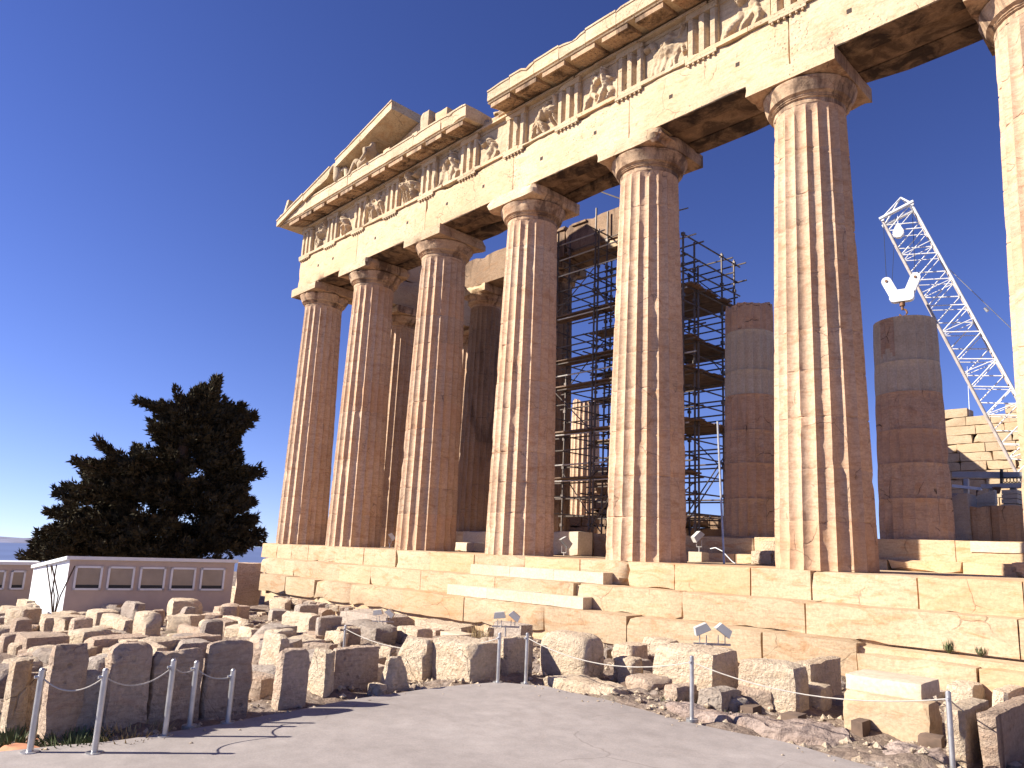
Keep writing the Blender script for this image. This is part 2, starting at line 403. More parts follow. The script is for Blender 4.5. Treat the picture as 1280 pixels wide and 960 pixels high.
for k in range(40):
    a = radians(165 + k*1.9); rr = 9300 + 600*noise.noise(Vector((k*.7, 0, 0)))
    hx, hy = rr*cos(a), rr*sin(a); hh = 40 + 60*abs(noise.noise(Vector((k*.37, 4, 0))))
    ring = [(hx+480*cos(2*pi*i/8), hy+480*sin(2*pi*i/8), -151) for i in range(8)] + [(hx+200*cos(2*pi*i/8), hy+200*sin(2*pi*i/8), -150+hh*.8) for i in range(8)] + [(hx, hy, -150+hh)]
    mb.add(ring, [(i, (i+1) % 8, 8+(i+1) % 8, 8+i) for i in range(8)] + [(8+i, 8+(i+1) % 8, 16) for i in range(8)])
struct(mb.build('distant_hills', M_HILL))

# ------------------------------------------------------------------ temple
temple = thing('temple', 'ruined ancient marble temple front with fluted columns, carved frieze and broken pediment', 'temple')
CX = [-.10, 3.70, 7.985, 12.28, 16.575, 20.87, 25.165, 28.855]

def column_mesh(name, H, rb, rt, seed, mat, z0=0.0, drums=None, chip=1.0, top_break=0.0, arcs=8, dz=.16, fl=.088):
    """fluted shaft with entasis, drum joints and chipped arrises"""
    nf = 20; na = nf*arcs; zs = []
    if drums is None:
        nd = max(2, round(H/.957)); rd = random.Random(seed*31); drums = [H*i/nd+(rd.uniform(-.17, .17) if 0 < i < nd else 0) for i in range(nd+1)]
    for a, b in zip(drums[:-1], drums[1:]):
        m = max(2, round((b-a)/dz)); zs += [(a+.006, 1)] + [(a+.02+(b-a-.04)*i/m, 0) for i in range(m+1)] + [(b-.006, 1)]
    zs = [(drums[0], 1)] + zs + [(drums[-1], 1)]
    vs = []; so = Vector((seed*7.3, seed*3.9, seed*1.3))
    nz_ = len(zs)
    for k_, (z, j) in enumerate(zs):
        t = z/H; Rr = rb + (rt-rb)*t + .012*sin(pi*t)
        for i in range(na):
            a = 2*pi*(i+.0)/na; ft = (i % arcs)/arcs
            dep = fl*sin(pi*ft)**.75 if ft > 0 else 0
            if not top_break and k_ > nz_-10: dep *= min(1, max(0, (H-z)/.13))
            r = Rr*(1-dep)
            q = Vector((cos(a)*1.0, sin(a)*1.0, z*.8)) + so
            n1 = noise.noise(q*3.2); n2 = noise.noise(q*8.5)
            big = noise.noise(Vector((cos(a), sin(a), z*.35))*1.7 + so*1.3)
            e = max(0, n1*.8+n2*.4+big*.5-.28)*chip
            edge_w = max(0, 1-min(ft, 1-ft)/.26)
            r -= e*(.10*edge_w + .018)*min(1, Rr)
            r += .004*n2
            if j and 1 < k_ < nz_-2: r -= .005 + .03*max(0, n1)*chip + .03*max(0, n2-.3)*chip
            zz = z
            if top_break and z > H-top_break*2.2:
                zz = z - (z-(H-top_break*2.2))/(top_break*2.2)*top_break*(0.5+.9*noise.noise(Vector((cos(a)*1.4, sin(a)*1.4, seed))))
            vs.append((r*cos(a), r*sin(a), z0+zz))
    nr = len(zs)
    fs = [(k*na+i, k*na+(i+1) % na, (k+1)*na+(i+1) % na, (k+1)*na+i) for k in range(nr-1) for i in range(na)]
    b = len(vs); vs.append((0, 0, z0+H-top_break*.8)); fs += [((nr-1)*na+i, (nr-1)*na+(i+1) % na, b) for i in range(na)]
    me = bpy.data.meshes.new(name); me.from_pydata(vs, [], fs)
    rd = random.Random(seed*17+1); tints = [rd.uniform(-.5, .5) for _ in drums]; at_ = me.attributes.new('block_tint', 'FLOAT', 'FACE')
    for i in range(len(fs)-na):
        zc = zs[i//na][0]; at_.data[i].value = tints[sum(1 for q in drums if q <= zc+.004)-1]
    finish(me, mat, True, 28); return me

def capital_mesh(seed, r_neck, aw=1.0, ah=.35, hh=.86, chip=.05, mat=None):
    """necking, echinus and abacus; z=0 at the necking"""
    mb = MB(); N = 80; so = Vector((seed*5.1, seed*2.2, 0))
    eh = hh-ah
    prof = [(r_neck, 0), (r_neck*1.005, .10), (r_neck+.045, .12), (r_neck+.03, .14), (r_neck+.06, .16), (r_neck+.05, .18), (r_neck+.12, .22+.0), (aw-.09, eh*.68), (aw-.03, eh*.86), (aw-.02, eh*.95), (aw-.07, eh)]
    vs = []
    for r, z in prof:
        for i in range(N):
            a = 2*pi*i/N; q = Vector((cos(a)*1.5, sin(a)*1.5, z*2))+so
            e = max(0, noise.noise(q*1.6)+.5*noise.noise(q*4)-.25)
            rr = r - e*.20*(z/eh) - .008*noise.noise(q*7)
            vs.append((rr*cos(a), rr*sin(a), z))
    fs = [(k*N+i, k*N+(i+1) % N, (k+1)*N+(i+1) % N, (k+1)*N+i) for k in range(len(prof)-1) for i in range(N)]
    mb.add(vs, fs)
    mb.grid_box(-aw, aw, -aw, aw, eh, hh, .14, chip, .008, seed)
    me = mb.mesh('capital', mat or M_CAP, True, 32); me.materials.append(M_ENTAB)
    for p in me.polygons:
        if p.center.z > eh+.01 and len(p.vertices) == 4 and (p.center.y < -aw+.06): p.material_index = 1
    return me

def full_column(x, y, seed, parent, rb=.953, rt=.741, H=10.43, z0=0.0, aw=1.0, mat=M_COLUMN, cap=True, chip=1.0, lab=None, arcs=8):
    hs_ = H-.86
    o = link('column', column_mesh('column', hs_, rb, rt, seed, mat, 0, chip=chip, arcs=arcs), parent, (x, y, z0))
    if lab: o['label'] = lab
    if cap: link('capital', capital_mesh(seed, rt+.004, aw, mat=M_CAP), o, (0, 0, hs_))
    return o
for i, x in enumerate(CX):
    full_column(x, 0, i+1.0, temple, lab='chipped fluted column at the corner of the front' if i == 0 else None)
# flank columns behind the corner, the fourth broken short
for i, (y, H, cap) in enumerate([(3.86, 10.43, True), (7.98, 10.43, True), (12.28, 10.43, True)]):
    full_column(0, y, 21.0+i, temple, cap=cap, arcs=6)
o = link('column', column_mesh('column', 8.6, .953, .76, 31.0, M_COLUMN, 0, top_break=.5, arcs=6), temple, (0, 16.57, 0)); o['label'] = 'sunlit column without its capital, far behind the scaffold'
# standing porch columns
for i, x in enumerate((3.95, 8.10, 12.25)):
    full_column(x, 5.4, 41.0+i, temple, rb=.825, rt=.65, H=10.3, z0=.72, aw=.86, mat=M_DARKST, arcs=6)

# --- steps: rows of weathered blocks
def step_row(y0, y1, z0, z1, xa, xb, seed, wmin=1.3, wmax=2.3, chip=.03):
    mb = MB(); rr = random.Random(seed); x = xa
    while x < xb-.01:
        w_ = rr.uniform(wmin, wmax)
        if xb-x-w_ < .9: w_ = xb-x
        g = rr.choice((.003, .004, .006, .016)); j = rr.uniform(-.012, .012)
        mb.grid_box(x+g/2, x+w_-g/2, y0+j, y1, z0, z1+rr.uniform(-.006, .004), .22, chip*rr.uniform(.5, 1.5), .010, seed+x)
        x += w_
    return mb
XR = 31.0
step_row(-1.06, 1.3, -.555, 0, -1.25, XR, 3, 1.1, 2.0, .035).build('step', M_STEP, temple)
step_row(-1.71, -1.0, -1.07, -.518, .15, XR, 5, 1.7, 3.2, .03).build('step', M_STEP, temple)
step_row(-2.22, -1.5, -1.62, -1.036, 1.4, 22.3, 8, 1.6, 3.0, .035).build('step', M_STEP, temple)
step_row(-2.36, -1.5, -1.86, -1.17, 22.32, XR, 9, 1.2, 2.2, .05).build('step', M_STEP, temple)
# core behind the step facings, floor and flank stylobate
mb = MB()
mb.box(.45, XR-.05, -1.60, 30, -1.10, -.562); mb.box(1.7, XR-.06, -2.1, 29.9, -2.1, -1.105); mb.box(-1.05, 1.65, -.95, 22, -2.0, -.57); mb.box(-1.0, 1.25, 1.31, 22, -.56, 0); mb.box(1.26, XR-.1, 1.31, 30, -.559, -.004)
mb.build('floor', M_STEP, temple, smooth=False)
# modern half-height treads of new marble
def treads(y0, y1, z0, z1, xa, xb, nblk, seed):
    mb = MB(); ww = (xb-xa)/nblk
    for i in range(nblk): mb.grid_box(xa+i*ww+.002, xa+(i+1)*ww-.002, y0, y1, z0, z1, .3, .006, .002, seed+i)
    return mb
treads(-1.40, -1.065, -.519, -.265, 11.9, 16.45, 3, 50).build('half_step', M_NEW, temple)['label'] = 'upper half step of smooth pale marble'
treads(-2.02, -1.715, -1.037, -.785, 11.75, 16.42, 3, 60).build('half_step', M_NEW, temple)['label'] = 'lower half step of smooth pale marble'
# porch steps and low inner wall
step_row(4.0, 4.40, -.02, .245, 13.0, XR-.2, 13, 1.3, 2.4).build('porch_step', M_STEP, temple)
step_row(4.36, 8.0, -.02, .725, 2.6, XR-.2, 14, 1.3, 2.4).build('porch_step', M_STEP, temple)
mb = MB(); mb.box(1.3, XR-.3, 7.9, 29.8, -.02, .715); mb.build('floor', M_STEP, temple, smooth=False)

# --- architrave
XL = -.82
AZ0, AZ1 = 10.43, 11.72
TR_W = .845
EDGES = [XL] + CX[1:7] + [29.75]
for i in range(7):
    a, b = EDGES[i], EDGES[i+1]
    mb = MB(); mb.grid_box(a+.004, b-.004, -.885, -.30, AZ0, AZ1, .2, .035, .009, i*3.3+1)
    blk = mb.build('architrave_block', M_ENTAB, temple)
for hx in (.75, 1.9, 4.9, 6.9, 9.1, 10.9, 13.4, 15.4, 17.8, 19.6, 22.1, 24.0):   # dark boxes painted as the shade in square cuttings half way up the beam
    mb = MB(); mb.box(hx, hx+.10, -.891, -.80, 11.02, 11.12); mb.build('cutting_shade', M_HOLE_SHADE, temple, smooth=False)
mb = MB()
mb.grid_box(XL+.02, 29.7, -.285, .29, AZ0+.02, AZ1, .35, .05, .02, 77); mb.grid_box(XL+.02, 29.7, .305, .885, AZ0+.005, AZ1, .35, .05, .02, 78)
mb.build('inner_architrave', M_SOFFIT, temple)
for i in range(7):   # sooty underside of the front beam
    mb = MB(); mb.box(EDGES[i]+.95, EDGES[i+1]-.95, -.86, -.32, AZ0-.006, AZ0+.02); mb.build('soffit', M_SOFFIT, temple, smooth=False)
# taenia band, chipped
mb = MB(); x = XL-.04
while x < 29.7:
    ww = min(R.uniform(1.6, 2.6), 29.8-x)
    mb.grid_box(x+.002, x+ww-.002, -.955, .88, AZ1+.001, AZ1+.12, .2, .018, .004, x); x += ww
mb.build('band', M_ENTAB, temple)
# triglyph positions
tri = [XL+TR_W/2]
for i in range(1, 8): tri.append(CX[i] if i < 7 else 29.33)
TRI = []
for a, b in zip(tri[:-1], tri[1:]): TRI += [a, (a+b)/2]
TRI.append(tri[-1])
FZ0, FZ1 = AZ1+.12, 13.03
def regula_mesh():
    mb = MB(); mb.box(-TR_W/2, TR_W/2, -.952, -.88, AZ1-.075, AZ1)
    for k in range(6):
        gx = -TR_W/2+.08+k*(TR_W-.16)/5; mb.bar((gx, -.918, AZ1-.075), (gx, -.918, AZ1-.13), .026, 8, .032)
    return mb.mesh('regula', M_ENTAB, False)
RM = regula_mesh()
def triglyph_mesh(seed):
    mb = MB(); W = TR_W; yf = -.905; d = .15; hb = .17
    q = W/6
    # plan outline: half groove, bar, groove, bar, groove, bar, half groove
    xs_ = [-W/2, -W/2+q*.42, -W/2+q*1.28, -W/2+q*1.95, -W/2+q*2.5, W/2-q*2.5, W/2-q*1.95, W/2-q*1.28, W/2-q*.42, W/2]
    ys_ = [yf+.08, yf, yf, yf+d, yf, yf, yf+d, yf, yf, yf+.08]
    zz = [FZ0+(FZ1-hb-FZ0)*k/8 for k in range(9)]
    vs = []
    for z in zz:
        for i, (a, b) in enumerate(zip(xs_, ys_)):
            q3 = Vector((a*3, z*3, seed)); e = max(0, noise.noise(q3*1.4)+.5*noise.noise(q3*3)-.28)*.10
            vs.append((a, b+(e if b == yf else e*.2), z))
    npt = len(xs_)
    mb.add(vs, [(k*npt+i, k*npt+i+1, (k+1)*npt+i+1, (k+1)*npt+i) for k in range(8) for i in range(npt-1)])
    mb.add([(-W/2, yf+.05, FZ0), (-W/2, yf+.05, FZ1-hb), (-W/2, -.4, FZ1-hb), (-W/2, -.4, FZ0)], [(0, 1, 2, 3)])
    mb.add([(W/2, yf+.05, FZ0), (W/2, yf+.05, FZ1-hb), (W/2, -.4, FZ1-hb), (W/2, -.4, FZ0)], [(0, 3, 2, 1)])
    mb.grid_box(-W/2-.01, W/2+.01, yf-.018, -.4, FZ1-hb, FZ1, .14, .02, .004, seed)
    return mb.mesh('triglyph', M_ENTAB, True, 22)
for i, tx in enumerate(TRI):
    t_ = link('triglyph', triglyph_mesh(i*2.7), temple, (tx, 0, 0))
    link('regula', RM, t_, (0, 0, 0))
# metopes with carved relief
def capsule_d(px, pz, a, b, r):
    dx, dz = b[0]-a[0], b[1]-a[1]; L = dx*dx+dz*dz or 1e-9
    t = max(0, min(1, ((px-a[0])*dx+(pz-a[1])*dz)/L))
    return hypot(px-a[0]-t*dx, pz-a[1]-t*dz)/r
def figures(kind, rr):
    F = []
    def man(cx, lean, s, flip):
        hip = (cx, .52*s); sh = (cx+lean, .92*s)
        F.append((hip, sh, .13)); F.append(((sh[0]+lean*.2, 1.05*s), (sh[0]+lean*.25, 1.08*s), .085))
        F.append((hip, (cx-.16*flip, .27), .085)); F.append(((cx-.16*flip, .27), (cx-.12*flip-.08, .03), .06))
        F.append((hip, (cx+.20*flip, .30), .085)); F.append(((cx+.20*flip, .30), (cx+.26*flip, .02), .06))
        F.append((sh, (sh[0]+.28*flip, .78*s), .055)); F.append(((sh[0]+.28*flip, .78*s), (sh[0]+.42*flip, 1.0*s), .05))
        F.append((sh, (sh[0]-.24*flip, .70*s), .055))
    def horse(cx, s, flip):
        F.append(((cx-.30*flip, .55), (cx+.25*flip, .62), .17)); F.append(((cx+.25*flip, .62), (cx+.42*flip, .95), .10))
        F.append(((cx+.42*flip, .95), (cx+.58*flip, .85), .07))
        for dx in (-.34, -.22, .2, .34): F.append(((cx+dx*flip, .5), (cx+(dx+.12)*flip, .05), .055))
        F.append(((cx-.4*flip, .6), (cx-.55*flip, .3), .05))
    if kind == 0: man(-.28, .10, 1, 1); man(.30, -.12, .95, -1)
    elif kind == 1: horse(0, 1, rr.choice((-1, 1))); man(.05, .05, 1.05, 1)
    elif kind == 2: man(.05, -.25, .9, -1)
    elif kind == 3: man(-.1, .3, .85, 1); horse(.2, 1, 1)
    else: man(.25, -.08, 1.02, -1); F.append(((-.5, .1), (-.1, .5), .12))
    return F
def metope_mesh(w_, seed, amp):
    rr = random.Random(seed); F = figures(rr.randrange(5), rr); N = 56
    mb = MB(); vs = []; hgt = FZ1-.10-FZ0
    for k in range(N+1):
        for i in range(N+1):
            px = (i/N-.5)*w_; pz = k/N*hgt; h = 0
            qn = Vector((px*2, pz*2, seed*3.7))
            for a, b, r in F:
                d = capsule_d(px+.05*noise.noise(qn*2.4), pz+.05*noise.noise(qn*2.4+Vector((4, 4, 4))), a, b, r*.86)
                if d < 1: h = max(h, sqrt(1-d*d)*(.5+r*4.2)*.26)
            er = noise.noise(qn*.9)*.5+.5
            h *= amp*max(.12, min(1.15, 2.6*er-.55))
            h += (.010+.12*h)*noise.noise(qn*4)+.05*h*noise.noise(qn*9)*4+.02*noise.noise(qn*1.2)
            if i in (0, N) or k in (0, N): h = 0
            vs.append((px, -.775-max(-.01, h), FZ0+pz))
    mb.add(vs, [(k*(N+1)+i, k*(N+1)+i+1, (k+1)*(N+1)+i+1, (k+1)*(N+1)+i) for k in range(N) for i in range(N)])
    mb.box(-w_/2, w_/2, -.80, -.4, FZ1-.099, FZ1)
    return mb.mesh('metope', M_RELIEF, True, 60)
for i in range(len(TRI)-1):
    a, b = TRI[i]+TR_W/2, TRI[i+1]-TR_W/2
    link('metope', metope_mesh(b-a+.02, 11+i*5, R.uniform(.7, 1.15)), temple, ((a+b)/2, 0, 0))
mb = MB(); mb.grid_box(XL+.05, 29.6, -.70, .85, FZ0, FZ1-.01, .5, .05, .02, 5)
mb.build('frieze_backing', M_ENTAB, temple)
mb = MB(); x = XL
while x < 29.6:   # bed moulding under the cornice
    ww = min(R.uniform(1.6, 2.6), 29.7-x); mb.grid_box(x+.002, x+ww-.002, -.945, .7, FZ1+.001, FZ1+.075, .2, .014, .004, x+3); x += ww
mb.build('bed_moulding', M_ENTAB, temple)

# --- cornice blocks with mutules
CZ0, CZ1 = 13.22, 13.66
def mutule_mesh():
    mb = MB(); W = TR_W-.02
    mb.add([(-W/2, -1.53, CZ0-.19), (W/2, -1.53, CZ0-.19), (W/2, -.93, CZ0-.06), (-W/2, -.93, CZ0-.06), (-W/2, -1.53, CZ0-.03), (W/2, -1.53, CZ0-.03), (W/2, -.93, CZ0+.03), (-W/2, -.93, CZ0+.03)],
           [(0, 3, 2, 1), (4, 5, 6, 7), (0, 1, 5, 4), (1, 2, 6, 5), (3, 7, 6, 2), (0, 4, 7, 3)])
    for r_ in range(3):
        for k in range(6):
            gx = -W/2+.08+k*(W-.16)/5; gy = -1.44+r_*.18; zt = CZ0-.185+(gy+1.53)*.216
            mb.bar((gx, gy, zt+.01), (gx, gy, zt-.025), .024, 6, .028)
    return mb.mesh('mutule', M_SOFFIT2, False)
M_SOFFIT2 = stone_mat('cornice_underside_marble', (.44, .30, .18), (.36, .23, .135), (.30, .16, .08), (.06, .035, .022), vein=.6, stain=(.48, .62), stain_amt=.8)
MM = mutule_mesh()
def cornice_block(x0, x1, seed, top, chip=.05, rag=0.0, front=-1.60, left_end=False):
    """corona with a sloping soffit"""
    mb = MB()
    n = max(3, round((x1-x0)/.16)); prof = [(-.90, CZ0+.02), (-1.20, CZ0-.02), (front+.04, CZ0-.045), (front+.02, CZ0-.02), (front+.055, CZ0), (front+.055, CZ0+.02), (front, CZ0+.03), (front, (CZ0+top)/2), (front, top-.06), (front-.025, top-.05), (front-.025, top), (front+.5, top+.01), (-.4, top+.01), (.3, top), (.3, CZ0+.02)]
    vs = []
    for i in range(n+1):
        x = x0+(x1-x0)*i/n
        for j, (yy, zz) in enumerate(prof):
            q = Vector((x*1.1, yy*1.5, zz*1.5+seed)); e = max(0, noise.noise(q*1.5)+.55*noise.noise(q*4)-.18)
            y2, z2 = yy, zz
            if 6 <= j <= 10: y2 += e*chip*1.3
            if 8 <= j <= 12: z2 -= e*chip*2.2 + rag*max(0, noise.noise(Vector((x*.9, seed, 2)))*.8+.35)
            if j <= 4: z2 += e*chip*.4
            ex = e*chip*.8*(1 if i == 0 else (-1 if i == n else 0))
            vs.append((x+ex, y2, z2))
    m = len(prof)
    fs = [(i*m+j, i*m+(j+1) % m, (i+1)*m+(j+1) % m, (i+1)*m+j) for i in range(n) for j in range(m)]
    fs += [tuple(reversed(range(m))), tuple(range(n*m, (n+1)*m))]
    mb.add([(a, b, c) for a, b, c in vs], [tuple(reversed(f)) for f in fs])
    return mb.build('cornice_block', M_ENTAB, temple, angle=30)
MUT = []
for a, b in zip(TRI[:-1], TRI[1:]): MUT += [a, (a+b)/2]
def run(xa, xb, tops, seed, rag=0, widths=(1.2, 1.5)):
    rr = random.Random(seed); x = xa; k = 0
    while x < xb-.05:
        ww = rr.uniform(*widths)
        if xb-x-ww < .6: ww = xb-x
        blk = cornice_block(x+.006, x+ww-.006, seed+k*1.9, tops(x), .045*rr.uniform(.6, 1.4), rag*rr.uniform(0, 1))
        for mxx in MUT:
            if x <= mxx < x+ww and xa+.35 < mxx < xb-.3: link('mutule', MM, blk, (mxx, 0, 0))
        x += ww; k += 1
run(-1.60, 10.75, lambda x: CZ1+.04-.04*max(0, x-1)/5, 100)
run(11.76, 29.9, lambda x: CZ1+.0, 200, .22, (.95, 1.35))
# broken frieze-top stones in the gap between the two cornice runs
mb = MB(); mb.grid_box(10.6, 12.4, -.84, .6, FZ1+.08, FZ1+.42, .14, .10, .03, 3.3); mb.grid_box(10.95, 11.75, -.70, .6, FZ1+.40, FZ1+.66, .14, .14, .04, 8.3)
mb.build('broken_backer_stone', M_ENTAB, temple)
mb = MB(); mb.grid_box(XL, 10.9, -.35, .8, CZ0, CZ1-.05, .4, .06, .02, 15); mb.grid_box(12.6, 29.6, -.38, .8, FZ1+.08, CZ1-.15, .4, .06, .02, 16)
mb.build('backing_course', M_ENTAB, temple)

# --- pediment corner: tympanum wall, raking cornice
SL = .245
def rk(x): return 13.72 + SL*(x+.5)
mb = MB()
xs_ = [1.6, 7.35]
mb.prism([(1.2, CZ1-.04), (7.5, CZ1-.06), (7.4, rk(6.4)-.75), (7.0, rk(6.6)-.38), (1.2, rk(1.2)-.36)], -.62, .1)
mb.build('tympanum', M_ENTAB, temple, smooth=False)
def raking(x0, x1, seed, th=.27, ylo=-1.72, yhi=.2, chip=.03, lift=0.0):
    mb = MB(); n = max(3, round((x1-x0)/.25))
    prof = [(yhi, -th), (ylo+.10, -th), (ylo+.08, -th-.03), (ylo, -th-.03), (ylo, -.055), (ylo-.03, -.05), (ylo-.03, 0), (yhi, 0)]
    vs = []
    for i in range(n+1):
        x = x0+(x1-x0)*i/n
        for yy, zz in prof:
            q = Vector((x*1.2, yy*2, zz*2+seed)); e = max(0, noise.noise(q*1.4)+.5*noise.noise(q*4)-.22)*chip
            vs.append((x, yy+(e*1.5 if yy < -1 else 0), rk(x)+zz+lift-(e*1.5 if zz > -.1 else 0)))
    m = len(prof); fs = [(i*m+j, (i+1)*m+j, (i+1)*m+(j+1) % m, i*m+(j+1) % m) for i in range(n) for j in range(m)]
    fs += [tuple(range(m)), tuple(reversed(range(n*m, (n+1)*m)))]
    mb.add(vs, fs); return mb.build('raking_cornice', M_ENTAB, temple, angle=30)
raking(-1.62, .55, 1, th=.25, chip=.03); raking(.62, 2.6, 2, th=.30, chip=.12, lift=-.06); raking(3.0, 4.7, 3, th=.33); raking(4.705, 6.68, 4, th=.33)
mb = MB()
mb.grid_box(8.05, 8.50, -1.40, -.85, CZ1-.15, CZ1+.85, .12, .07, .03, 4.1); mb.build('tympanum_block', M_RELIEF, temple)
mb = MB(); mb.grid_box(8.65, 9.30, -1.25, -.5, CZ1-.15, CZ1+.68, .14, .08, .03, 7.2); mb.build('tympanum_block', M_RELIEF, temple)
mb = MB(); mb.grid_box(7.5, 7.95, -1.35, -.7, CZ1-.15, CZ1+.35, .14, .08, .03, 2.1); mb.build('tympanum_block', M_RELIEF, temple)
mb = MB(); mb.grid_box(-1.58, -1.22, -1.55, -1.15, CZ1-.02, CZ1+.75, .1, .05, .02, 9.0)
for i, q in enumerate(mb.v):
    k = max(0, (q[2]-CZ1)/.75); mb.v[i] = (-1.40+(q[0]+1.40)*(1-.55*k)+.03*k, -1.35+(q[1]+1.35)*(1-.5*k), q[2])
mb.build('corner_ornament', M_RELIEF, temple)

# --- flank entablature behind the corner, and the porch architrave
mb = MB()
yy = .95
while yy < 13.2:
    L = 4.15
    mb.grid_box(-.86, .86, yy+.004, yy+L-.004, AZ0, AZ1, .3, .04, .012, yy); mb.grid_box(-.80, .70, yy+.3, yy+L-.1, AZ1+.001, FZ1, .3, .05, .015, yy+4)
    yy += L
mb.build('flank_entablature', M_MARBLE, temple)
mb = MB(); yy = .3
while yy < 9: mb.grid_box(-1.35, .85, yy+.005, yy+1.40, FZ1+.01, CZ1, .25, .06, .02, yy+9); yy += 1.41
mb.build('flank_cornice', M_MARBLE, temple)
mb = MB()
for i, (a, b) in enumerate([(3.1, 6.0), (6.01, 9.2), (9.21, 13.0)]): mb.grid_box(a, b-.005, 4.66, 6.2, 11.03, 12.32-.05*i, .22, .05, .015, 60+i)
for xx in (6.2, 7.4, 8.5, 9.6): mb.box(xx, xx+.7, 4.59, 4.66, 12.10, 12.18)
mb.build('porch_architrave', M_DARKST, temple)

# ------------------------------------------------------------------ broken columns of the porch
def broken_column(x, y, z0, rb, spec, label, seed):
    root = thing('broken_column', label, 'column', (x, y, z0)); z = 0.0; z = 0.0
    for i, (h, mat, brk, ch) in enumerate(spec):
        r_a = rb-.0165*z; r_b = rb-.0165*(z+h)
        me = column_mesh('drum', h-.001, r_a, r_b, seed+i*2.3, mat, 0, drums=[0, h-.001], chip=ch, top_break=brk, arcs=8, dz=.12)
        d = link('drum', me, root, (0, 0, z), R.uniform(-.02, .02))
        if mat is M_NEW: d['label'] = 'smooth pale replacement drum'
        elif brk: d['label'] = 'brown drum with a ragged broken top'
        z += h
    return root
M_DRUM = stone_mat('brown_broken_drum', (.58, .40, .275), (.47, .31, .205), (.46, .265, .155), (.10, .06, .04), vein=.7, stain=(.56, .70), stain_amt=.6, crack=.95, crack_scale=1.0, bump=.8, bdist=.05, var=.2)
M_NEWG = M_NEW
broken_column(16.40, 5.4, .72, .815, [(1.08, M_DRUM, 0, 1.6), (1.02, M_DRUM, 0, .8), (.96, M_DRUM, 0, .7), (1.06, M_DRUM, 0, 1.4), (.74, M_NEW, 0, .1), (1.22, M_NEW, 0, .1), (.98, M_DRUM, .22, 1.3)],
              'broken porch column with white drums below a ragged brown top drum', 71)
b2 = broken_column(20.85, 5.4, .72, .835, [(1.0, M_DRUM, 0, 1.9), (.86, M_DRUM, 0, 1.2), (.84, M_DRUM, 0, 1.4), (.95, M_DRUM, 0, 1.2), (.80, M_NEW, 0, .1), (1.15, M_NEW, 0, .05)],
              'shorter broken porch column ending in two smooth white drums beside the crane', 83)
# brown patch set into the top white drum
d = [c for c in b2.children][-1]
me = d.data; me.materials.append(M_DRUM)
for p in me.polygons:
    c = p.center; a = atan2(c.y, c.x)
    if -2.15 < a < -1.62 and c.z > .22 + .12*sin(a*9) and abs(p.normal.z) < .5: p.material_index = 1

# ------------------------------------------------------------------ sculptures in the pediment
def skin_fig(name, joints, edges, radii, mat, loc, label, cat, rz=0):
    me = bpy.data.meshes.new(name); me.from_pydata(joints, edges, []); me.materials.append(mat)
    o = link(name, me, None, loc, rz); tag(o, label, cat)
    m = o.modifiers.new('skin', 'SKIN'); m.use_smooth_shade = True
    for i, v in enumerate(me.skin_vertices[0].data): v.radius = (radii[i], radii[i]); v.use_root = (i == 0)
    s = o.modifiers.new('sub', 'SUBSURF'); s.levels = 2; s.render_levels = 2
    return o
# reclining nude figure: pelvis, chest, neck, head, legs bent, arm propped
J = [(0, 0, .16), (.25, 0, .34), (.42, 0, .62), (.47, 0, .78), (.50, 0, .98),
     (-.30, -.12, .52), (-.62, -.14, .10), (-.80, -.16, .06), (-.42, .12, .30), (-.85, .14, .10), (-1.0, .14, .06),
     (.42, -.28, .60), (.58, -.36, .30), (.40, -.42, .10), (.44, .24, .58), (.70, .26, .30), (.78, .24, .08)]
E = [(0, 1), (1, 2), (2, 3), (3, 4), (0, 5), (5, 6), (6, 7), (0, 8), (8, 9), (9, 10), (2, 11), (11, 12), (12, 13), (2, 14), (14, 15), (15, 16)]
RD = [.19, .18, .20, .10, .14, .14, .085, .06, .13, .08, .06, .10, .075, .055, .10, .075, .055]
J = [(a*1.12, b, c*1.02) for a, b, c in J]
skin_fig('statue', J, E, RD, M_RELIEF, (4.55, -1.38, CZ1-.03), 'weathered reclining nude statue under the pediment slope', 'statue')
for i, (x, y, s, lab) in enumerate([(3.0, -1.52, 1.35, 'worn horse head sculpture rearing tall at the pediment edge'), (3.42, -1.35, .95, 'smaller worn horse head sculpture beside the reclining statue')]):
    J = [(.05, 0, 0), (.02, -.04, .32*s), (-.08, -.08, .60*s), (-.24, -.14, .52*s), (-.36, -.18, .40*s)]
    skin_fig('horse_head_sculpture', J, [(0, 1), (1, 2), (2, 3), (3, 4)], [.19*s, .15*s, .11*s, .085*s, .06*s], M_RELIEF, (x, y, CZ1-.05), lab, 'statue')
mb = MB(); mb.grid_box(-.22, .22, -.2, .2, 0, .38, .1, .08, .03, 3)
tag(mb.build('statue_fragment', M_RELIEF, None, (6.1, -1.25, CZ1-.07)), 'shapeless marble statue stump right of the reclining figure', 'statue')

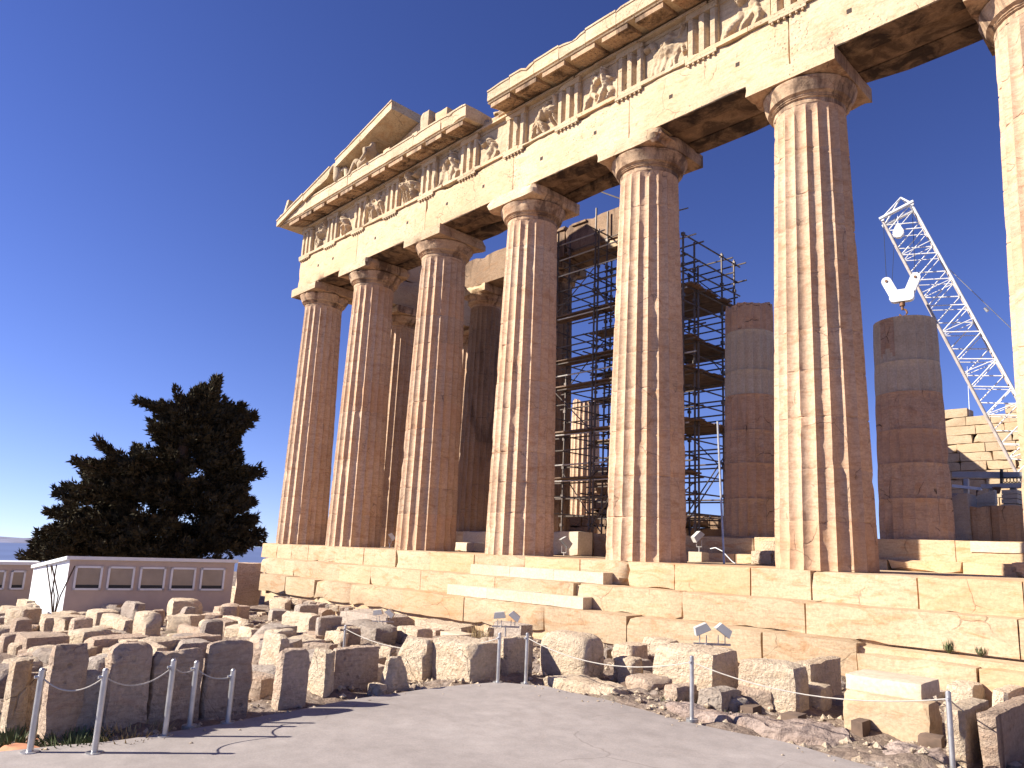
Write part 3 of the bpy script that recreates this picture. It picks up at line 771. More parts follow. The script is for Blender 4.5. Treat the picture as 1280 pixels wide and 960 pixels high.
# ------------------------------------------------------------------ scaffold tower inside the porch
sc = thing('scaffold', 'dark steel scaffold tower with plank decks behind the front columns', 'scaffold', (9, 4, 0))
def scp(name, mb, mat): return link(name, mb.mesh(name, mat, True, 50), sc, (-9, -4, 0))
SX = [9.6, 11.4, 13.2, 15.0]; SY = [3.92, 4.55, 6.2, 7.0]
rs = random.Random(5)
topz = {}
for x in SX:
    for y in SY:
        tz = {15.0: 10.1, 13.2: 10.3, 11.4: 11.9, 9.6: 11.6}[x] + rs.uniform(-.3, .25)
        topz[(x, y)] = tz
        mb = MB(); mb.bar((x, y, 0 if y < 4.36 else .72), (x, y, tz), .034, 7)
        if (x, y) in ((11.4, 3.92), (15.0, 4.55)): mb.bar((x+.10, y+.05, 0 if y < 4.36 else .72), (x+.10, y+.05, tz-.8), .034, 7)
        for zz in range(1, 12):
            if zz < tz: mb.box(x-.05, x+.05, y-.05, y+.05, zz-.05, zz+.05)
        scp('upright', mb, M_SCAF)
decks = [2.45, 4.05, 5.65, 6.6, 8.25]
levels = [1.3, 1.9, 2.45, 3.0, 3.5, 4.05, 4.6, 5.1, 5.65, 6.15, 6.6, 7.2, 7.75, 8.25, 8.8, 9.3, 9.9, 10.5, 11.1]
nled = 0
for z in levels:
    for y in SY:
        xa, xb = SX[0], SX[-1]
        if z > 10.0: xb = SX[1] if z > 10.7 else SX[2]
        if rs.random() < .10 or nled >= 95: continue
        e0, e1 = rs.uniform(.1, .5), rs.uniform(.1, .45)
        mb = MB(); mb.bar((xa-e0, y+.05, z), (xb+e1, y+.05, z+rs.uniform(-.04, .04)), .026, 6); nled += 1
        scp('ledger', mb, M_SCAF_LIT if (y == SY[0] and rs.random() < .6) else M_SCAF)
ntr = 0
for z in levels:
    for x in SX:
        if z > 10.3 and x > 12: continue
        if rs.random() < .12 or ntr >= 90: continue
        mb = MB(); mb.bar((x+.05, SY[0]-rs.uniform(.1, .6), z+.06), (x+.05, SY[-1]+rs.uniform(.1, .4), z+.06+rs.uniform(-.03, .03)), .026, 6); ntr += 1
        scp('transom', mb, M_SCAF)
for k, z in enumerate(decks):
    for (x0, x1, y0, y1) in [(9.4, 15.2, 3.92, 4.6), (13.25, 15.15, 4.6, 7.05), (9.4, 11.45, 6.2, 7.05)]:
        if k == 0 and x0 == 13.25: continue
        mb = MB(); nb = max(2, round((y1-y0)/.24))
        for i in range(nb):
            e = rs.uniform(-.15, .25)
            mb.box(x0-e, x1+e*.7, y0+(y1-y0)*i/nb+.008, y0+(y1-y0)*(i+1)/nb-.008, z+.09+rs.uniform(-.01, .015), z+.135)
        scp('deck', mb, M_PLANK)
for i in range(26):
    x = rs.choice(SX[:-1]); k = SX.index(x); y = rs.choice((SY[0], SY[1], SY[3])); z = rs.choice([.8, 2.5, 4.1, 5.7, 7.0, 8.4]); dx = SX[k+1]-x
    mb = MB(); a, b = ((x, y-.06, z), (x+dx, y-.06, z+rs.uniform(1.3, 2.2)))
    if rs.random() < .5: a, b = (a[0], a[1], b[2]), (b[0], b[1], a[2])
    mb.bar(a, b, .02, 6); scp('brace', mb, M_SCAF)
for y in (SY[0], SY[2]):
    mb = MB(); mb.bar((15.05, SY[0], .6+y*.1), (15.05, SY[3], 3.4+y*.1), .022, 6); scp('brace', mb, M_SCAF)
pole = MB(); a = at(905, 699, y=2.0); b = at(897, 527, y=2.6); pole.bar((a.x, a.y, 0), b, .028, 8)
tag(pole.build('steel_pole', M_STEEL), 'thin bright steel pole leaning beside the broken column and scaffold', 'pole')
mb = MB(); mb.bar(at(752, 240, y=3.7), at(780, 250, y=3.7), .025); mb.bar(at(845, 264, y=4.2), at(860, 260, y=4.8), .025); scp('projecting_tube', mb, M_SCAF)

# ------------------------------------------------------------------ crane inside the building
cr = thing('crane', 'white lattice crane with a twin pulley hook block, rising behind the broken column', 'crane', (20.8, 26.9, .7))
TIP = at(1122, 268, t=40); FOOT = Vector((20.8, 26.9, 1.2))
ax = (FOOT-TIP).normalized()
side = Vector((cos(YAW+.55), -sin(YAW+.55), 0)); side = (side - ax*side.dot(ax)).normalized(); dep = ax.cross(side).normalized()
L = (FOOT-TIP).length; HW = .76; HD = .58
corner = [(-1, -1), (1, -1), (1, 1), (-1, 1)]
def bp(c, s): return TIP + ax*s + side*(c[0]*HW) + dep*(c[1]*HD)
def crp(name, mb, mat): return link(name, mb.mesh(name, mat, True, 50), cr, (-20.8, -26.9, -.7))
for c in corner:
    mb = MB(); mb.bar(bp(c, 0), bp(c, L), .062, 8); crp('chord', mb, M_CRANED if c != (1, 1) else M_CRANE)
NB = 24
for fi, (c0, c1) in enumerate(zip(corner, corner[1:]+corner[:1])):
    mb = MB()
    for k in range(NB):
        s0, s1 = L*k/NB, L*(k+1)/NB
        a, b = (c0, c1) if k % 2 == 0 else (c1, c0)
        mb.bar(bp(a, s0), bp(b, s1), .030, 6)
        if k % 3 == 0 or fi % 2: mb.bar(bp(c0, s0), bp(c1, s0), .021, 6)
        if fi == 0: mb.bar(bp(b, s0), bp(a, s1), .022, 6)
    crp('lacing', mb, M_CRANE)
mb = MB()   # boom head: peak frame with sheave beam
pk = TIP - ax*.55 + Vector((0, 0, .55))
pk = at(1126, 247, t=40)
for c in corner: mb.bar(bp(c, 0), pk, .04, 6)
mb.bar(bp((-1.15, -1.1), 0), bp((1.15, -1.1), 0), .10, 8); mb.bar(bp((-1.15, 1.1), 0), bp((1.15, 1.1), 0), .10, 8)
mb.bar(bp((-1, -1.2), .1), bp((-1, 1.2), .1), .08, 8); mb.bar(bp((1, -1.2), .1), bp((1, 1.2), .1), .08, 8)
crp('boom_head', mb, M_CRANE)
def disc_outline(pts, loc, th, name, mat, parent=None):
    """plate in the (side, z) plane"""
    mb = MB(); n = len(pts); vs = []
    for s_ in (-1, 1): vs += [loc + side*x + Vector((0, 0, z)) + dep*(s_*th/2) for x, z in pts]
    mb.add(vs, [tuple(range(n)), tuple(reversed(range(n, 2*n)))] + [(i, n+i, n+(i+1) % n, (i+1) % n) for i in range(n)])
    return mb
side = Vector((side.x, side.y, 0)).normalized(); dep = Vector((-side.y, side.x, 0))
HB = at(1127, 366, t=40-1.0)
def capsule(p, q, r, n=9):
    p = Vector((p[0], 0, p[1])); q = Vector((q[0], 0, q[1])); d = (q-p).normalized(); a0 = atan2(d.z, d.x); o = []
    for i in range(n): a = a0-pi/2+pi*i/(n-1); o.append((q.x+r*cos(a), q.z+r*sin(a)))
    for i in range(n): a = a0+pi/2+pi*i/(n-1); o.append((p.x+r*cos(a), p.z+r*sin(a)))
    return o
hb = crp('hook_block', disc_outline([(-.50, -.42), (-.56, -.30), (-.56, .02), (-.36, .14), (.36, .14), (.56, .02), (.56, -.30), (.50, -.42), (.36, -.48), (-.36, -.48)], HB, .34, 'hb', M_CRANE), M_CRANE)
for s_ in (-1, 1):
    mb = disc_outline(capsule((s_*.36, -.02), (s_*.66, .68), .235), HB, .22, 'p', M_CRANE)
    me = mb.mesh('pulley_plate', M_CRANE, True, 40); link('pulley_plate', me, hb)
    mb = disc_outline(capsule((s_*.66, .68), (s_*.661, .70), .06), HB, .30, 'p', M_BLACK); link('pulley_pin', mb.mesh('pulley_pin', M_RUST, True, 40), hb)
mb = MB(); q = HB+Vector((0, 0, -.48)); mb.bar(q, q-Vector((0, 0, .22)), .13, 10); mb.bar(q-Vector((0, 0, .2)), q-Vector((0, 0, .42)), .07, 8)
pts = [q+side*(.02+.17*cos(a))+Vector((0, 0, -.58+.19*sin(a))) for a in [pi/2+.2+i*(-.42) for i in range(12)]]
mb.tube(pts, .05, 7); link('hook', mb.mesh('hook', M_RUST, True, 50), hb)
mb = MB()
for s_ in (-1, 1): mb.bar(HB+side*(.66*s_)+Vector((0, 0, .72)), TIP+side*(.70*s_)+Vector((0, 0, -.1)), .014, 5)
mb.bar(HB+side*-.40+Vector((0, 0, .7)), TIP+side*-.1+Vector((0, 0, -.1)), .012, 5)
crp('hoist_rope', mb, M_BLACK)
jc = at(1123, 290, t=39.2); mb = disc_outline([(0, .45), (.12, .3), (.26, .0), (.24, -.18), (.1, -.32), (-.1, -.32), (-.24, -.18), (-.26, 0), (-.12, .3)], jc, .25, 'j', M_CRANE)
mb.bar(jc+Vector((0, 0, .4)), TIP+Vector((0, 0, -.05)), .02, 5); crp('sheave_block', mb, M_CRANE)
mb = MB(); a = at(1185, 335, t=40.2); mb.bar(a, at(1300, 445, t=41), .022, 5); mb.bar(at(1231, 385, t=40.4), at(1235, 389, t=40.4), .09, 6); crp('pendant_cable', mb, M_STEEL)
mb = MB(); mb.grid_box(-1.6, 1.6, -1.4, 1.4, -.9, .6, .5, .02, .0, 1); mb.grid_box(-1.9, -1.2, -2, 2, -.88, -.2, .5, .05, 0, 2); mb.grid_box(1.2, 1.9, -2, 2, -.88, -.2, .5, .05, 0, 2)
link('carriage', mb.mesh('carriage', M_CONC), cr, (.3, .2, .9))

# ------------------------------------------------------------------ ruined walls, an added shadow pier, stores and gear inside the building
def course_wall(name, label, x0, x1, y0, y1, z0, tops, mat, seed, ch=.50, wmin=.9, wmax=1.7, chip=.05):
    root = thing(name, label, 'wall', (0, 0, 0)); mb = MB(); rr = random.Random(seed); z = z0; k = 0
    while z < max(tops)-.05:
        x = x0 - rr.uniform(0, .6)*(k % 2)
        while x < x1:
            ww = rr.uniform(wmin, wmax); xc = (max(x, x0)+min(x+ww, x1))/2; tt = (xc-x0)/(x1-x0)
            tp = tops[0]+(tops[1]-tops[0])*tt + rr.uniform(-.25, .25)
            a, b = max(x, x0), min(x+ww, x1)
            if z+ch*.5 < tp and b-a > .25: mb.grid_box(a+.006, b-.006, y0+rr.uniform(-.03, .03), y1, z+.004, z+ch-.004, .3, chip*rr.uniform(.4, 1.6), .02, seed+x+z)
            x += ww
        z += ch; k += 1
    mb.build('masonry', mat, root); return root
course_wall('ruined_wall', 'sunlit pale masonry wall with a ragged top at the far end behind the crane', 12.9, 33, 36, 37.4, .70, (9.55, 9.0), M_MARBLE, 301, ch=.56, wmin=1.0, wmax=2.2)
course_wall('ruined_wall', 'tall masonry pier added to shade the far wall, hidden behind the tallest column', 6.3, 10.0, 29.2, 31.2, .70, (12.2, 10.6), M_MARBLE, 302, ch=.56)  # unseen pier added to cast the shadow on the far wall
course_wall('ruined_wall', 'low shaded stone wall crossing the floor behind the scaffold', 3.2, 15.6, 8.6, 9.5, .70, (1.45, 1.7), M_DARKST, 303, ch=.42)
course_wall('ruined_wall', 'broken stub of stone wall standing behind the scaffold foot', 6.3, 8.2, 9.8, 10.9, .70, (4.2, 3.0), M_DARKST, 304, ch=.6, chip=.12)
course_wall('ruined_wall', 'sunlit low wall of pale blocks seen through the scaffold', 1.6, 6.4, 15.6, 16.3, .70, (4.3, 4.9), M_MARBLE, 305, ch=.6, chip=.1)

def place_box(name, label, cat, u0, u1, v0, v1, y, depth, mat, chip=.03, rough=.01, rz=0, group=None, lift=False):
    a = at(u0, v1, y=y); b = at(u1, v1, y=y); c = at((u0+u1)/2, v0, y=y); e = at((u0+u1)/2, v1, y=y)
    zf = .72 if y > 4.36 else (.245 if y > 4.0 else 0.0)   # the floor it stands on
    mb = MB(); ww = abs(b.x-a.x); h = max(.12, c.z-zf) if not lift else c.z-e.z
    mb.grid_box(-ww/2, ww/2, 0, depth, 0, h, max(.1, ww/8), chip, rough, u0*.1)
    o = mb.build(name, mat, None, ((a.x+b.x)/2, y, min(a.z, b.z) if lift else zf), rz); tag(o, label, cat, group); return o
gy = 12.0
place_box('stone_drum', 'grey upright block standing just right of the shorter broken column', 'stone', 1186, 1214, 616, 684, 10.4, 1.0, M_GREYST, .05)
# two fluted drums
def drum_at(u, v0, v1, wpx, y, label, seed):
    e = at(u, v1, y=y); e.z = .72; c = at(u, v0, y=y); d = (e-CAM).dot(f0); r = wpx*d/FPX/2*.86
    me = column_mesh('stone_drum', c.z-e.z, r, r*.97, seed, M_DARKST, 0, drums=[0, c.z-e.z], chip=1.3, top_break=.06, arcs=6, fl=.03)
    tag(link('stone_drum', me, None, e, seed), label, 'stone')
drum_at(1224, 633, 684, 36, 10.9, 'small brown stone drum between the grey block and the big drum', 4)
drum_at(1259, 632, 686, 60, 11.5, 'large pitted brown stone drum in front of the white block stack', 5)
# stack of white marble slabs
wst = [(1252, 1272, 612, 617), (1252, 1272, 617.5, 623), (1252, 1272, 623.5, 629), (1252, 1272, 629.5, 660)]
for i, (a, b, c, d_) in enumerate(wst):
    place_box('marble_slab', 'white sawn marble slab in the stack behind the brown drums, %s' % ['topmost of the four', 'second from the top', 'third from the top', 'lowest of the four'][i], 'slab', a, b, c, d_, 14.0, 1.6, M_NEW, .01, .003, 0, 'stacked white marble slabs', True)
mb = MB(); a = at(1216, 629, y=12.); b = at(1240, 619, y=12.); mb.prism([(0, 0), (.62, 0), (.62, .42), (0, .18)], 0, .5)
mb.box(0, .6, .02, .48, -1.2, 0)
tag(mb.build('marble_wedge', M_NEW, None, (a.x, 12, a.z), .1, False), 'white wedge shaped marble offcut lying on the brown drum pile', 'stone')
# steel gantry
g = thing('gantry', 'grey steel gantry frame with beams and hoist in front of the far wall', 'gantry', (0, 0, 0))
def seg(name, u0, v0, u1, v1, y, hw, mat, dd=.2):
    a = at(u0, v0, y=y); b = at(u1, v1, y=y); mb = MB(); d = (b-a); up = Vector((0, 0, 1)); n_ = d.cross(Vector((0, 1, 0))).normalized()*hw
    vs = [a+n_, a-n_, b-n_, b+n_]; vs2 = [q+Vector((0, dd, 0)) for q in vs]
    mb.add(vs+vs2, [(0, 1, 2, 3), (7, 6, 5, 4), (0, 4, 5, 1), (1, 5, 6, 2), (2, 6, 7, 3), (3, 7, 4, 0)]); return mb.build(name, mat, g, smooth=False)
seg('beam', 1190, 593, 1300, 594, 15, .105, M_CONC); seg('beam', 1226, 608, 1290, 606, 14.2, .075, M_CONC); seg('beam', 1190, 607, 1226, 611, 14.6, .05, M_WHITE)
seg('post', 1207, 598, 1208, 660, 14.8, .07, M_CONC); seg('post', 1240, 609, 1241, 660, 14.3, .10, M_CONC); seg('post', 1251, 586, 1251, 606, 14.7, .03, M_BLACK); seg('post', 1266, 604, 1266, 640, 14.4, .09, M_CONC)
a = at(1246, 609, y=14.1); mb = MB(); mb.bar(a, a-Vector((0, 0, .22)), .14, 10, .07); mb.build('hoist', M_RUST, g)
a = at(1267, 600, y=14.6); mb = MB()
for k in range(7): mb.tube([a+Vector((.10*k-.3+.10*cos(t_), 0, .1*sin(t_))) for t_ in [i*.7 for i in range(10)]], .012, 4)
mb.build('chain', M_BLACK, g)
mb = MB(); a = at(1213, 541, y=36.5); b = at(1209, 458, y=36.5); mb.bar(a-Vector((0, 0, .5)), b, .035, 6, .012)
tag(mb.build('antenna_mast', M_WHITE), 'thin white mast rising above the far sunlit wall', 'mast')
# rubble beside the foot of the broken column
place_box('stone_block', 'pale rounded rubble block on the floor left of the tall front column', 'stone', 938, 968, 688, 705, 3.0, .7, M_STONE, .08, .03)
place_box('stone_block', 'pale rubble stone leaning near the broken column foot', 'stone', 950, 972, 676, 700, 3.8, .6, M_STONE, .10, .03)
place_box('stone_block', 'pale squared block between the third and fourth columns, upper of two', 'stone', 578, 606, 664, 679, 3.2, .6, M_NEW, .03, .01)
place_box('stone_block', 'pale squared block between the third and fourth columns, lower of two', 'stone', 567, 592, 678, 690, 1.6, .6, M_NEW, .03, .01)
place_box('stone_block', 'white block behind the fourth column at the scaffold foot', 'stone', 690, 722, 664, 692, 2.9, .7, M_NEW, .05, .01)
place_box('stone_block', 'long pale sill block lying on the porch steps at the right edge', 'stone', 1213, 1300, 676, 690, 4.325, .06, M_NEW, .012, .003, 0, None, True)
place_box('stone_block', 'brown capstone on the porch steps at the right edge of the view', 'stone', 1264, 1300, 703, 722, 2.2, .7, M_BROWN, .07, .02)

# ------------------------------------------------------------------ stones around the temple
def stone_mesh(a, b, h, seed, rough, rnd, ncut, mat, n=9, taper=0.0):
    rr = random.Random(seed); so = Vector((rr.uniform(0, 90), rr.uniform(0, 90), rr.uniform(0, 90)))
    mb = MB(); big = max(a, b, h); nx = max(4, round(n*a/big*1.3)); ny = max(4, round(n*b/big*1.3)); nz = max(4, round(n*h/big*1.3))
    idx = {}; vs = []
    planes = []
    for _ in range(ncut):
        nn = Vector((rr.uniform(-1, 1), rr.uniform(-1, 1), rr.uniform(-.1, 1))).normalized()
        sup = abs(nn.x)+abs(nn.y)+abs(nn.z); planes.append((nn, sup*rr.uniform(.66, .86)))
    def vert(i, j, k):
        key = (i, j, k)
        if key in idx: return idx[key]
        p = Vector((2*i/nx-1, 2*j/ny-1, 2*k/nz-1))
        if rnd > 0:
            m4 = (abs(p.x)**4+abs(p.y)**4+abs(p.z)**4)**.25; inf = max(abs(p.x), abs(p.y), abs(p.z)); p = p*(1-rnd+rnd*inf/m4)
        for nn, dd in planes:
            ex = nn.dot(p)-dd
            if ex > 0: p -= nn*ex
        if taper: p.x *= 1-taper*(p.z+1)/2; p.y *= 1-taper*(p.z+1)/2
        q = Vector((p.x*a/2, p.y*b/2, (p.z+1)/2*h))
        nv = Vector((noise.noise(q*2.2/big*1.4+so), noise.noise(q*2.2/big*1.4+so+Vector((7, 3, 9))), noise.noise(q*2.2/big*1.4+so+Vector((1, 8, 5)))))
        nf = Vector((noise.noise(q*9/big+so*1.3), noise.noise(q*9/big+so*1.3+Vector((3, 3, 3))), noise.noise(q*9/big+so*1.3+Vector((6, 1, 2)))))
        ed = (abs(p.x) > .93) + (abs(p.y) > .93) + (abs(p.z) > .93)
        if ed >= 2: q -= Vector((p.x*a, p.y*b, p.z*h))*.5*max(0, .06+.10*nf.x)*(rough*5+.25)
        q += (nv*.55+nf*.35)*rough*big*.6
        idx[key] = len(vs); vs.append(q); return idx[key]
    fs = []
    for j in range(ny):
        for i in range(nx):
            fs.append((vert(i, j, 0), vert(i, j+1, 0), vert(i+1, j+1, 0), vert(i+1, j, 0))); fs.append((vert(i, j, nz), vert(i+1, j, nz), vert(i+1, j+1, nz), vert(i, j+1, nz)))
    for k in range(nz):
        for i in range(nx):
            fs.append((vert(i, 0, k), vert(i+1, 0, k), vert(i+1, 0, k+1), vert(i, 0, k+1))); fs.append((vert(i, ny, k), vert(i, ny, k+1), vert(i+1, ny, k+1), vert(i+1, ny, k)))
        for j in range(ny):
            fs.append((vert(0, j, k), vert(0, j, k+1), vert(0, j+1, k+1), vert(0, j+1, k))); fs.append((vert(nx, j, k), vert(nx, j+1, k), vert(nx, j+1, k+1), vert(nx, j, k+1)))
    mb.add(vs, fs); return mb.mesh('stone', mat, True, 32)
SEED = [500]
def stone(name, label, u, v, lit, shade, h, mat=None, rough=.05, rnd=.1, ncut=2, rz=0.0, lift=0.0, n=9, cat='stone', ref=None, taper=0.0):
    """near bottom corner at photo pixel (u, v); lit / shade = widths of its sunny and shady faces, h = height (photo pixels)"""
    SEED[0] += 1
    p, t = gp(u, v) if ref is None else (at(u, v, t=ref), ref)
    k = (p-CAM).dot(f0)/FPX; u_, v_ = pr(p)
    a = max(.14, .5*lit/max(12, abs(u_-pr(p-Vector((.5, 0, 0)))[0]))); b = max(.14, .5*shade/max(12, abs(pr(p+Vector((0, .5, 0)))[0]-u_))); hh = h*k
    me = stone_mesh(a, b, hh+.10, SEED[0], rough, rnd, ncut, mat or M_STONE, n, taper)
    o = link(name, me, None, (p.x-a/2*cos(rz)-b/2*sin(rz), p.y+b/2*cos(rz)-a/2*sin(rz), p.z-.10+lift), rz)
    tag(o, label, cat); return o
B, G, S = M_BROWN, M_GREYST, M_STONE
# the row along the right of the path
stone('stone_block', 'large pale cube shaped marble block left of the paired barrier posts', 587, 855, 51, 37, 47, S, .025, .02, 1, n=12)
stone('stone_block', 'rough white block tucked behind the left of the large pale cube', 527, 848, 33, 16, 45, S, .06, .05, 3)
stone('stone_block', 'broken edged block standing between the paired barrier posts', 630, 846, 9, 36, 46, S, .06, .05, 3)
stone('boulder', 'big rounded pale boulder with a flat shaded end right of the paired posts', 729, 852, 63, 32, 54, S, .045, .95, 0, n=18)
stone('rock', 'small rough white rock propped on timber between the two big blocks', 790, 854, 25, 19, 28, S, .10, .3, 4)
stone('stone_block', 'long pale broken block with a curved shaded end behind the middle barrier post', 892, 872, 82, 36, 54, S, .05, .45, 1, n=18)
stone('stone_block', 'very rough pale block right of the middle barrier post', 998, 896, 80, 18, 60, S, .055, .6, 0, n=18)
stone('stone_block', 'shaded block wedged behind the very rough pale block', 1014, 884, 30, 42, 52, S, .06, .1, 3)
stone('stone_block', 'moulded pale cornice block with a sloping left end, under the white slab', 1163, 926, 112, 16, 44, M_MARBLE, .018, .04, 2, n=14, taper=-.05)
stone('marble_slab', 'flat white slab lying across the moulded cornice block', 1153, 874, 100, 24, 7, M_NEW, .015, .06, 1, lift=.08, ref=gp(1163, 926)[1]+.12, n=12)
stone('stone_block', 'narrow upright pale slab behind the right hand barrier post', 1208, 958, 24, 34, 66, S, .03, .03, 1)
stone('stone_block', 'brown boxy block at the lower right corner', 1250, 965, 13, 60, 66, B, .03, .03, 1)
stone('stone_block', 'small rough white stone on top beside the right hand post', 1216, 883, 34, 25, 23, S, .07, .15, 3)
stone('stone_block', 'curved pale stone above the brown boxy block', 1262, 893, 22, 40, 26, S, .05, .5, 1)
stone('marble_slab', 'flat chipped slab behind the white slab, nearer the right edge', 1195, 857, 65, 22, 19, S, .04, .08, 2)
stone('stone_block', 'shaded low block at the right edge below the bottom step', 1240, 859, 22, 52, 21, S, .04, .08, 2)
stone('marble_slab', 'long thin slab behind the shaded wedged block', 1118, 841, 70, 38, 15, S, .05, .08, 2)
stone('stone_block', 'long squared block against the bottom step behind the double floodlight', 1062, 822, 104, 24, 24, S, .02, .02, 1, n=12)
stone('stone_block', 'squared block with a dark right end just behind the double floodlight', 912, 819, 57, 31, 21, S, .04, .04, 1)
stone('stone_block', 'low slab behind the small propped rock', 790, 831, 26, 26, 22, S, .06, .1, 3)
stone('stone_block', 'pale broken stone left of the double floodlight block', 838, 822, 40, 16, 20, S, .06, .25, 3)
stone('rock_ledge', 'long low ledge of natural rock along the path under the rounded boulder', 765, 876, 92, 30, 13, S, .10, .4, 3, n=22)
stone('rock_ledge', 'cracked grey bedrock hump beside the path left of the right hand post', 1045, 936, 150, 30, 12, M_ROCK, .16, .7, 3, n=30)
stone('rock_ledge', 'bedrock hump under the middle barrier post', 905, 908, 90, 26, 9, M_ROCK, .16, .7, 3, n=24)
stone('rock_ledge', 'bedrock hump at the bottom of the path edge near the right hand post', 1172, 968, 90, 30, 12, M_ROCK, .16, .7, 3, n=24)
# pile of slabs in front of the steps
stone('marble_slab', 'grey slab with a dark end, topmost of the pile below the half steps', 611, 782, 66, 17, 22, M_GREYST, .02, .03, 1)
stone('marble_slab', 'flat pale slab at the foot of the slab pile', 576, 793, 62, 24, 9, S, .03, .05, 1)
stone('marble_slab', 'thin white slab in front of the slab pile', 577, 801, 28, 18, 7, M_NEW, .02, .05, 0)
stone('stone_block', 'dark sided rough block carrying the right small floodlight', 651, 804, 36, 15, 22, G, .06, .06, 2)
stone('marble_slab', 'long grey slab with a dark end left of the slab pile', 484, 786, 66, 40, 13, G, .03, .05, 1)
stone('boulder', 'rounded grey boulder below the left small floodlight', 470, 804, 48, 30, 19, G, .09, .4, 2)
stone('boulder', 'rounded pale boulder beside the foot of the slab pile', 521, 804, 29, 21, 17, S, .07, .5, 1)
stone('rock', 'white broken lump left of the brown capped block', 426, 813, 23, 9, 21, S, .10, .2, 4)
stone('stone_block', 'brown shaded block with a darker flat cap at the left end of the path', 415, 868, 4, 57, 54, B, .035, .05, 1, n=14)
stone('rock', 'broken wedge shaped stone right of the brown capped block', 478, 868, 9, 36, 42, S, .09, .15, 4, taper=.5)
stone('rock', 'small pale wedge lying on the edge of the path', 470, 872, 13, 10, 14, S, .09, .1, 4)
stone('rock', 'pale rubble lump behind the broken wedge', 486, 832, 14, 10, 22, S, .10, .3, 4)
stone('rock', 'knobbly white rock in front of the rough white block', 562, 812, 15, 11, 14, S, .10, .4, 3)
# left field
stone('stone_block', 'pale standing stone behind the dark slab on the left', 345, 862, 26, 15, 64, S, .06, .15, 2)
stone('stone_block', 'dark upright slab at the bend of the path', 347, 889, 5, 35, 74, B, .06, .12, 3)
stone('stone_block', 'pinkish upright block left of the brown capped block', 403, 877, 22, 12, 60, S, .06, .12, 3)
stone('stone_block', 'pale low block in the middle of the stone field', 386, 797, 38, 13, 27, S, .06, .1, 2)
stone('boulder', 'dark shaded boulder right of the low block in the stone field', 397, 809, 6, 29, 37, G, .08, .45, 2)
stone('rock', 'tiny pale stone in front of the left cabin', 42, 771, 9, 5, 14, S, .08, .3, 3)
stone('stone_drum', 'dark ended drum at the far left edge', 14, 808, 9, 23, 33, B, .05, .6, 0)
stone('stone_block', 'rough pale block right of the dark ended drum', 73, 799, 42, 10, 23, S, .06, .1, 2)
stone('stone_drum', 'round dark faced drum below the white end wall of the cabin', 87, 807, 7, 27, 33, B, .05, .7, 0)
stone('stone_block', 'rough pale block right of the round dark faced drum', 153, 799, 39, 15, 23, S, .06, .1, 2)
stone('boulder', 'tall smooth boulder with a dark side in the left field', 179, 807, 18, 21, 39, S, .06, .55, 2)
stone('stone_block', 'big sunlit rough block standing in front of the cabin windows', 200, 764, 66, 9, 31, S, .06, .12, 2, n=12)
stone('boulder', 'grey boulder below the big sunlit rough block', 166, 784, 27, 13, 29, G, .08, .35, 2)
stone('marble_slab', 'pale slab to the right of the grey boulder', 202, 769, 27, 8, 14, S, .04, .1, 2)
stone('stone_block', 'hollow dark stone below the pale slab in the left field', 190, 782, 4, 15, 19, B, .07, .4, 2)
stone('stone_block', 'sunlit upright block right of the big rough block by the cabin', 246, 766, 38, 9, 35, S, .06, .15, 2)
stone('stone_block', 'sunlit low wall stone under the right cabin windows', 293, 762, 42, 5, 27, S, .05, .08, 2)
stone('rock', 'small leaning stone in front of the sunlit upright block', 226, 788, 7, 17, 28, G, .09, .2, 3)
stone('boulder', 'round dark boulder in the centre of the left field', 253, 810, 7, 25, 33, G, .06, .7, 0)
stone('marble_slab', 'flat orange tinted slab left of the round dark boulder', 251, 804, 33, 11, 15, B, .05, .2, 2)
stone('stone_block', 'pale block right of the round dark boulder', 304, 794, 29, 9, 19, S, .06, .12, 2)
stone('stone_block', 'brown low block under the temple corner', 271, 778, 9, 41, 19, B, .05, .15, 2)
stone('rock', 'flat small stone right of the pale block under the temple corner', 313, 800, 17, 9, 13, S, .08, .2, 3)
stone('stone_block', 'pale stone in the weeds at the temple corner', 352, 770, 24, 12, 20, S, .07, .2, 2)
stone('boulder', 'dark rounded boulder close to the temple corner', 372, 781, 8, 26, 24, G, .07, .5, 2)
stone('marble_slab', 'low brown slab with a pale top edge at the far left', 29, 822, 20, 58, 24, B, .04, .2, 2)
stone('marble_slab', 'low brown slab with a pale top behind the front left uprights', 113, 822, 13, 76, 22, B, .04, .2, 2)
stone('marble_slab', 'brown slab leaning behind the large front uprights', 215, 824, 8, 62, 26, B, .05, .15, 2)
stone('stone_block', 'narrow pale upright at the left frame edge', 4, 922, 6, 18, 92, S, .03, .03, 1)
stone('stone_block', 'short pale upright behind the leftmost barrier post', 19, 918, 5, 27, 70, S, .06, .10, 3)
stone('stone_block', 'tall brown upright block right of the leftmost barrier post', 51, 930, 7, 46, 118, B, .06, .10, 3, n=14)
stone('stone_block', 'shorter brown upright in front of the tall brown upright', 84, 924, 5, 34, 80, G, .06, .12, 3)
stone('stone_block', 'tall brown upright block right of the second barrier post', 128, 920, 8, 52, 108, B, .06, .14, 4, n=14)
stone('stone_block', 'broad brown upright with a notched top in the front row', 182, 912, 8, 66, 92, B, .07, .20, 5, n=14)
stone('stone_block', 'broad round shouldered brown upright ending the front row', 251, 903, 5, 60, 96, B, .06, .55, 2, n=14)
stone('stone_block', 'small pale block on top of the broad notched upright', 193, 836, 24, 8, 26, S, .04, .06, 1)
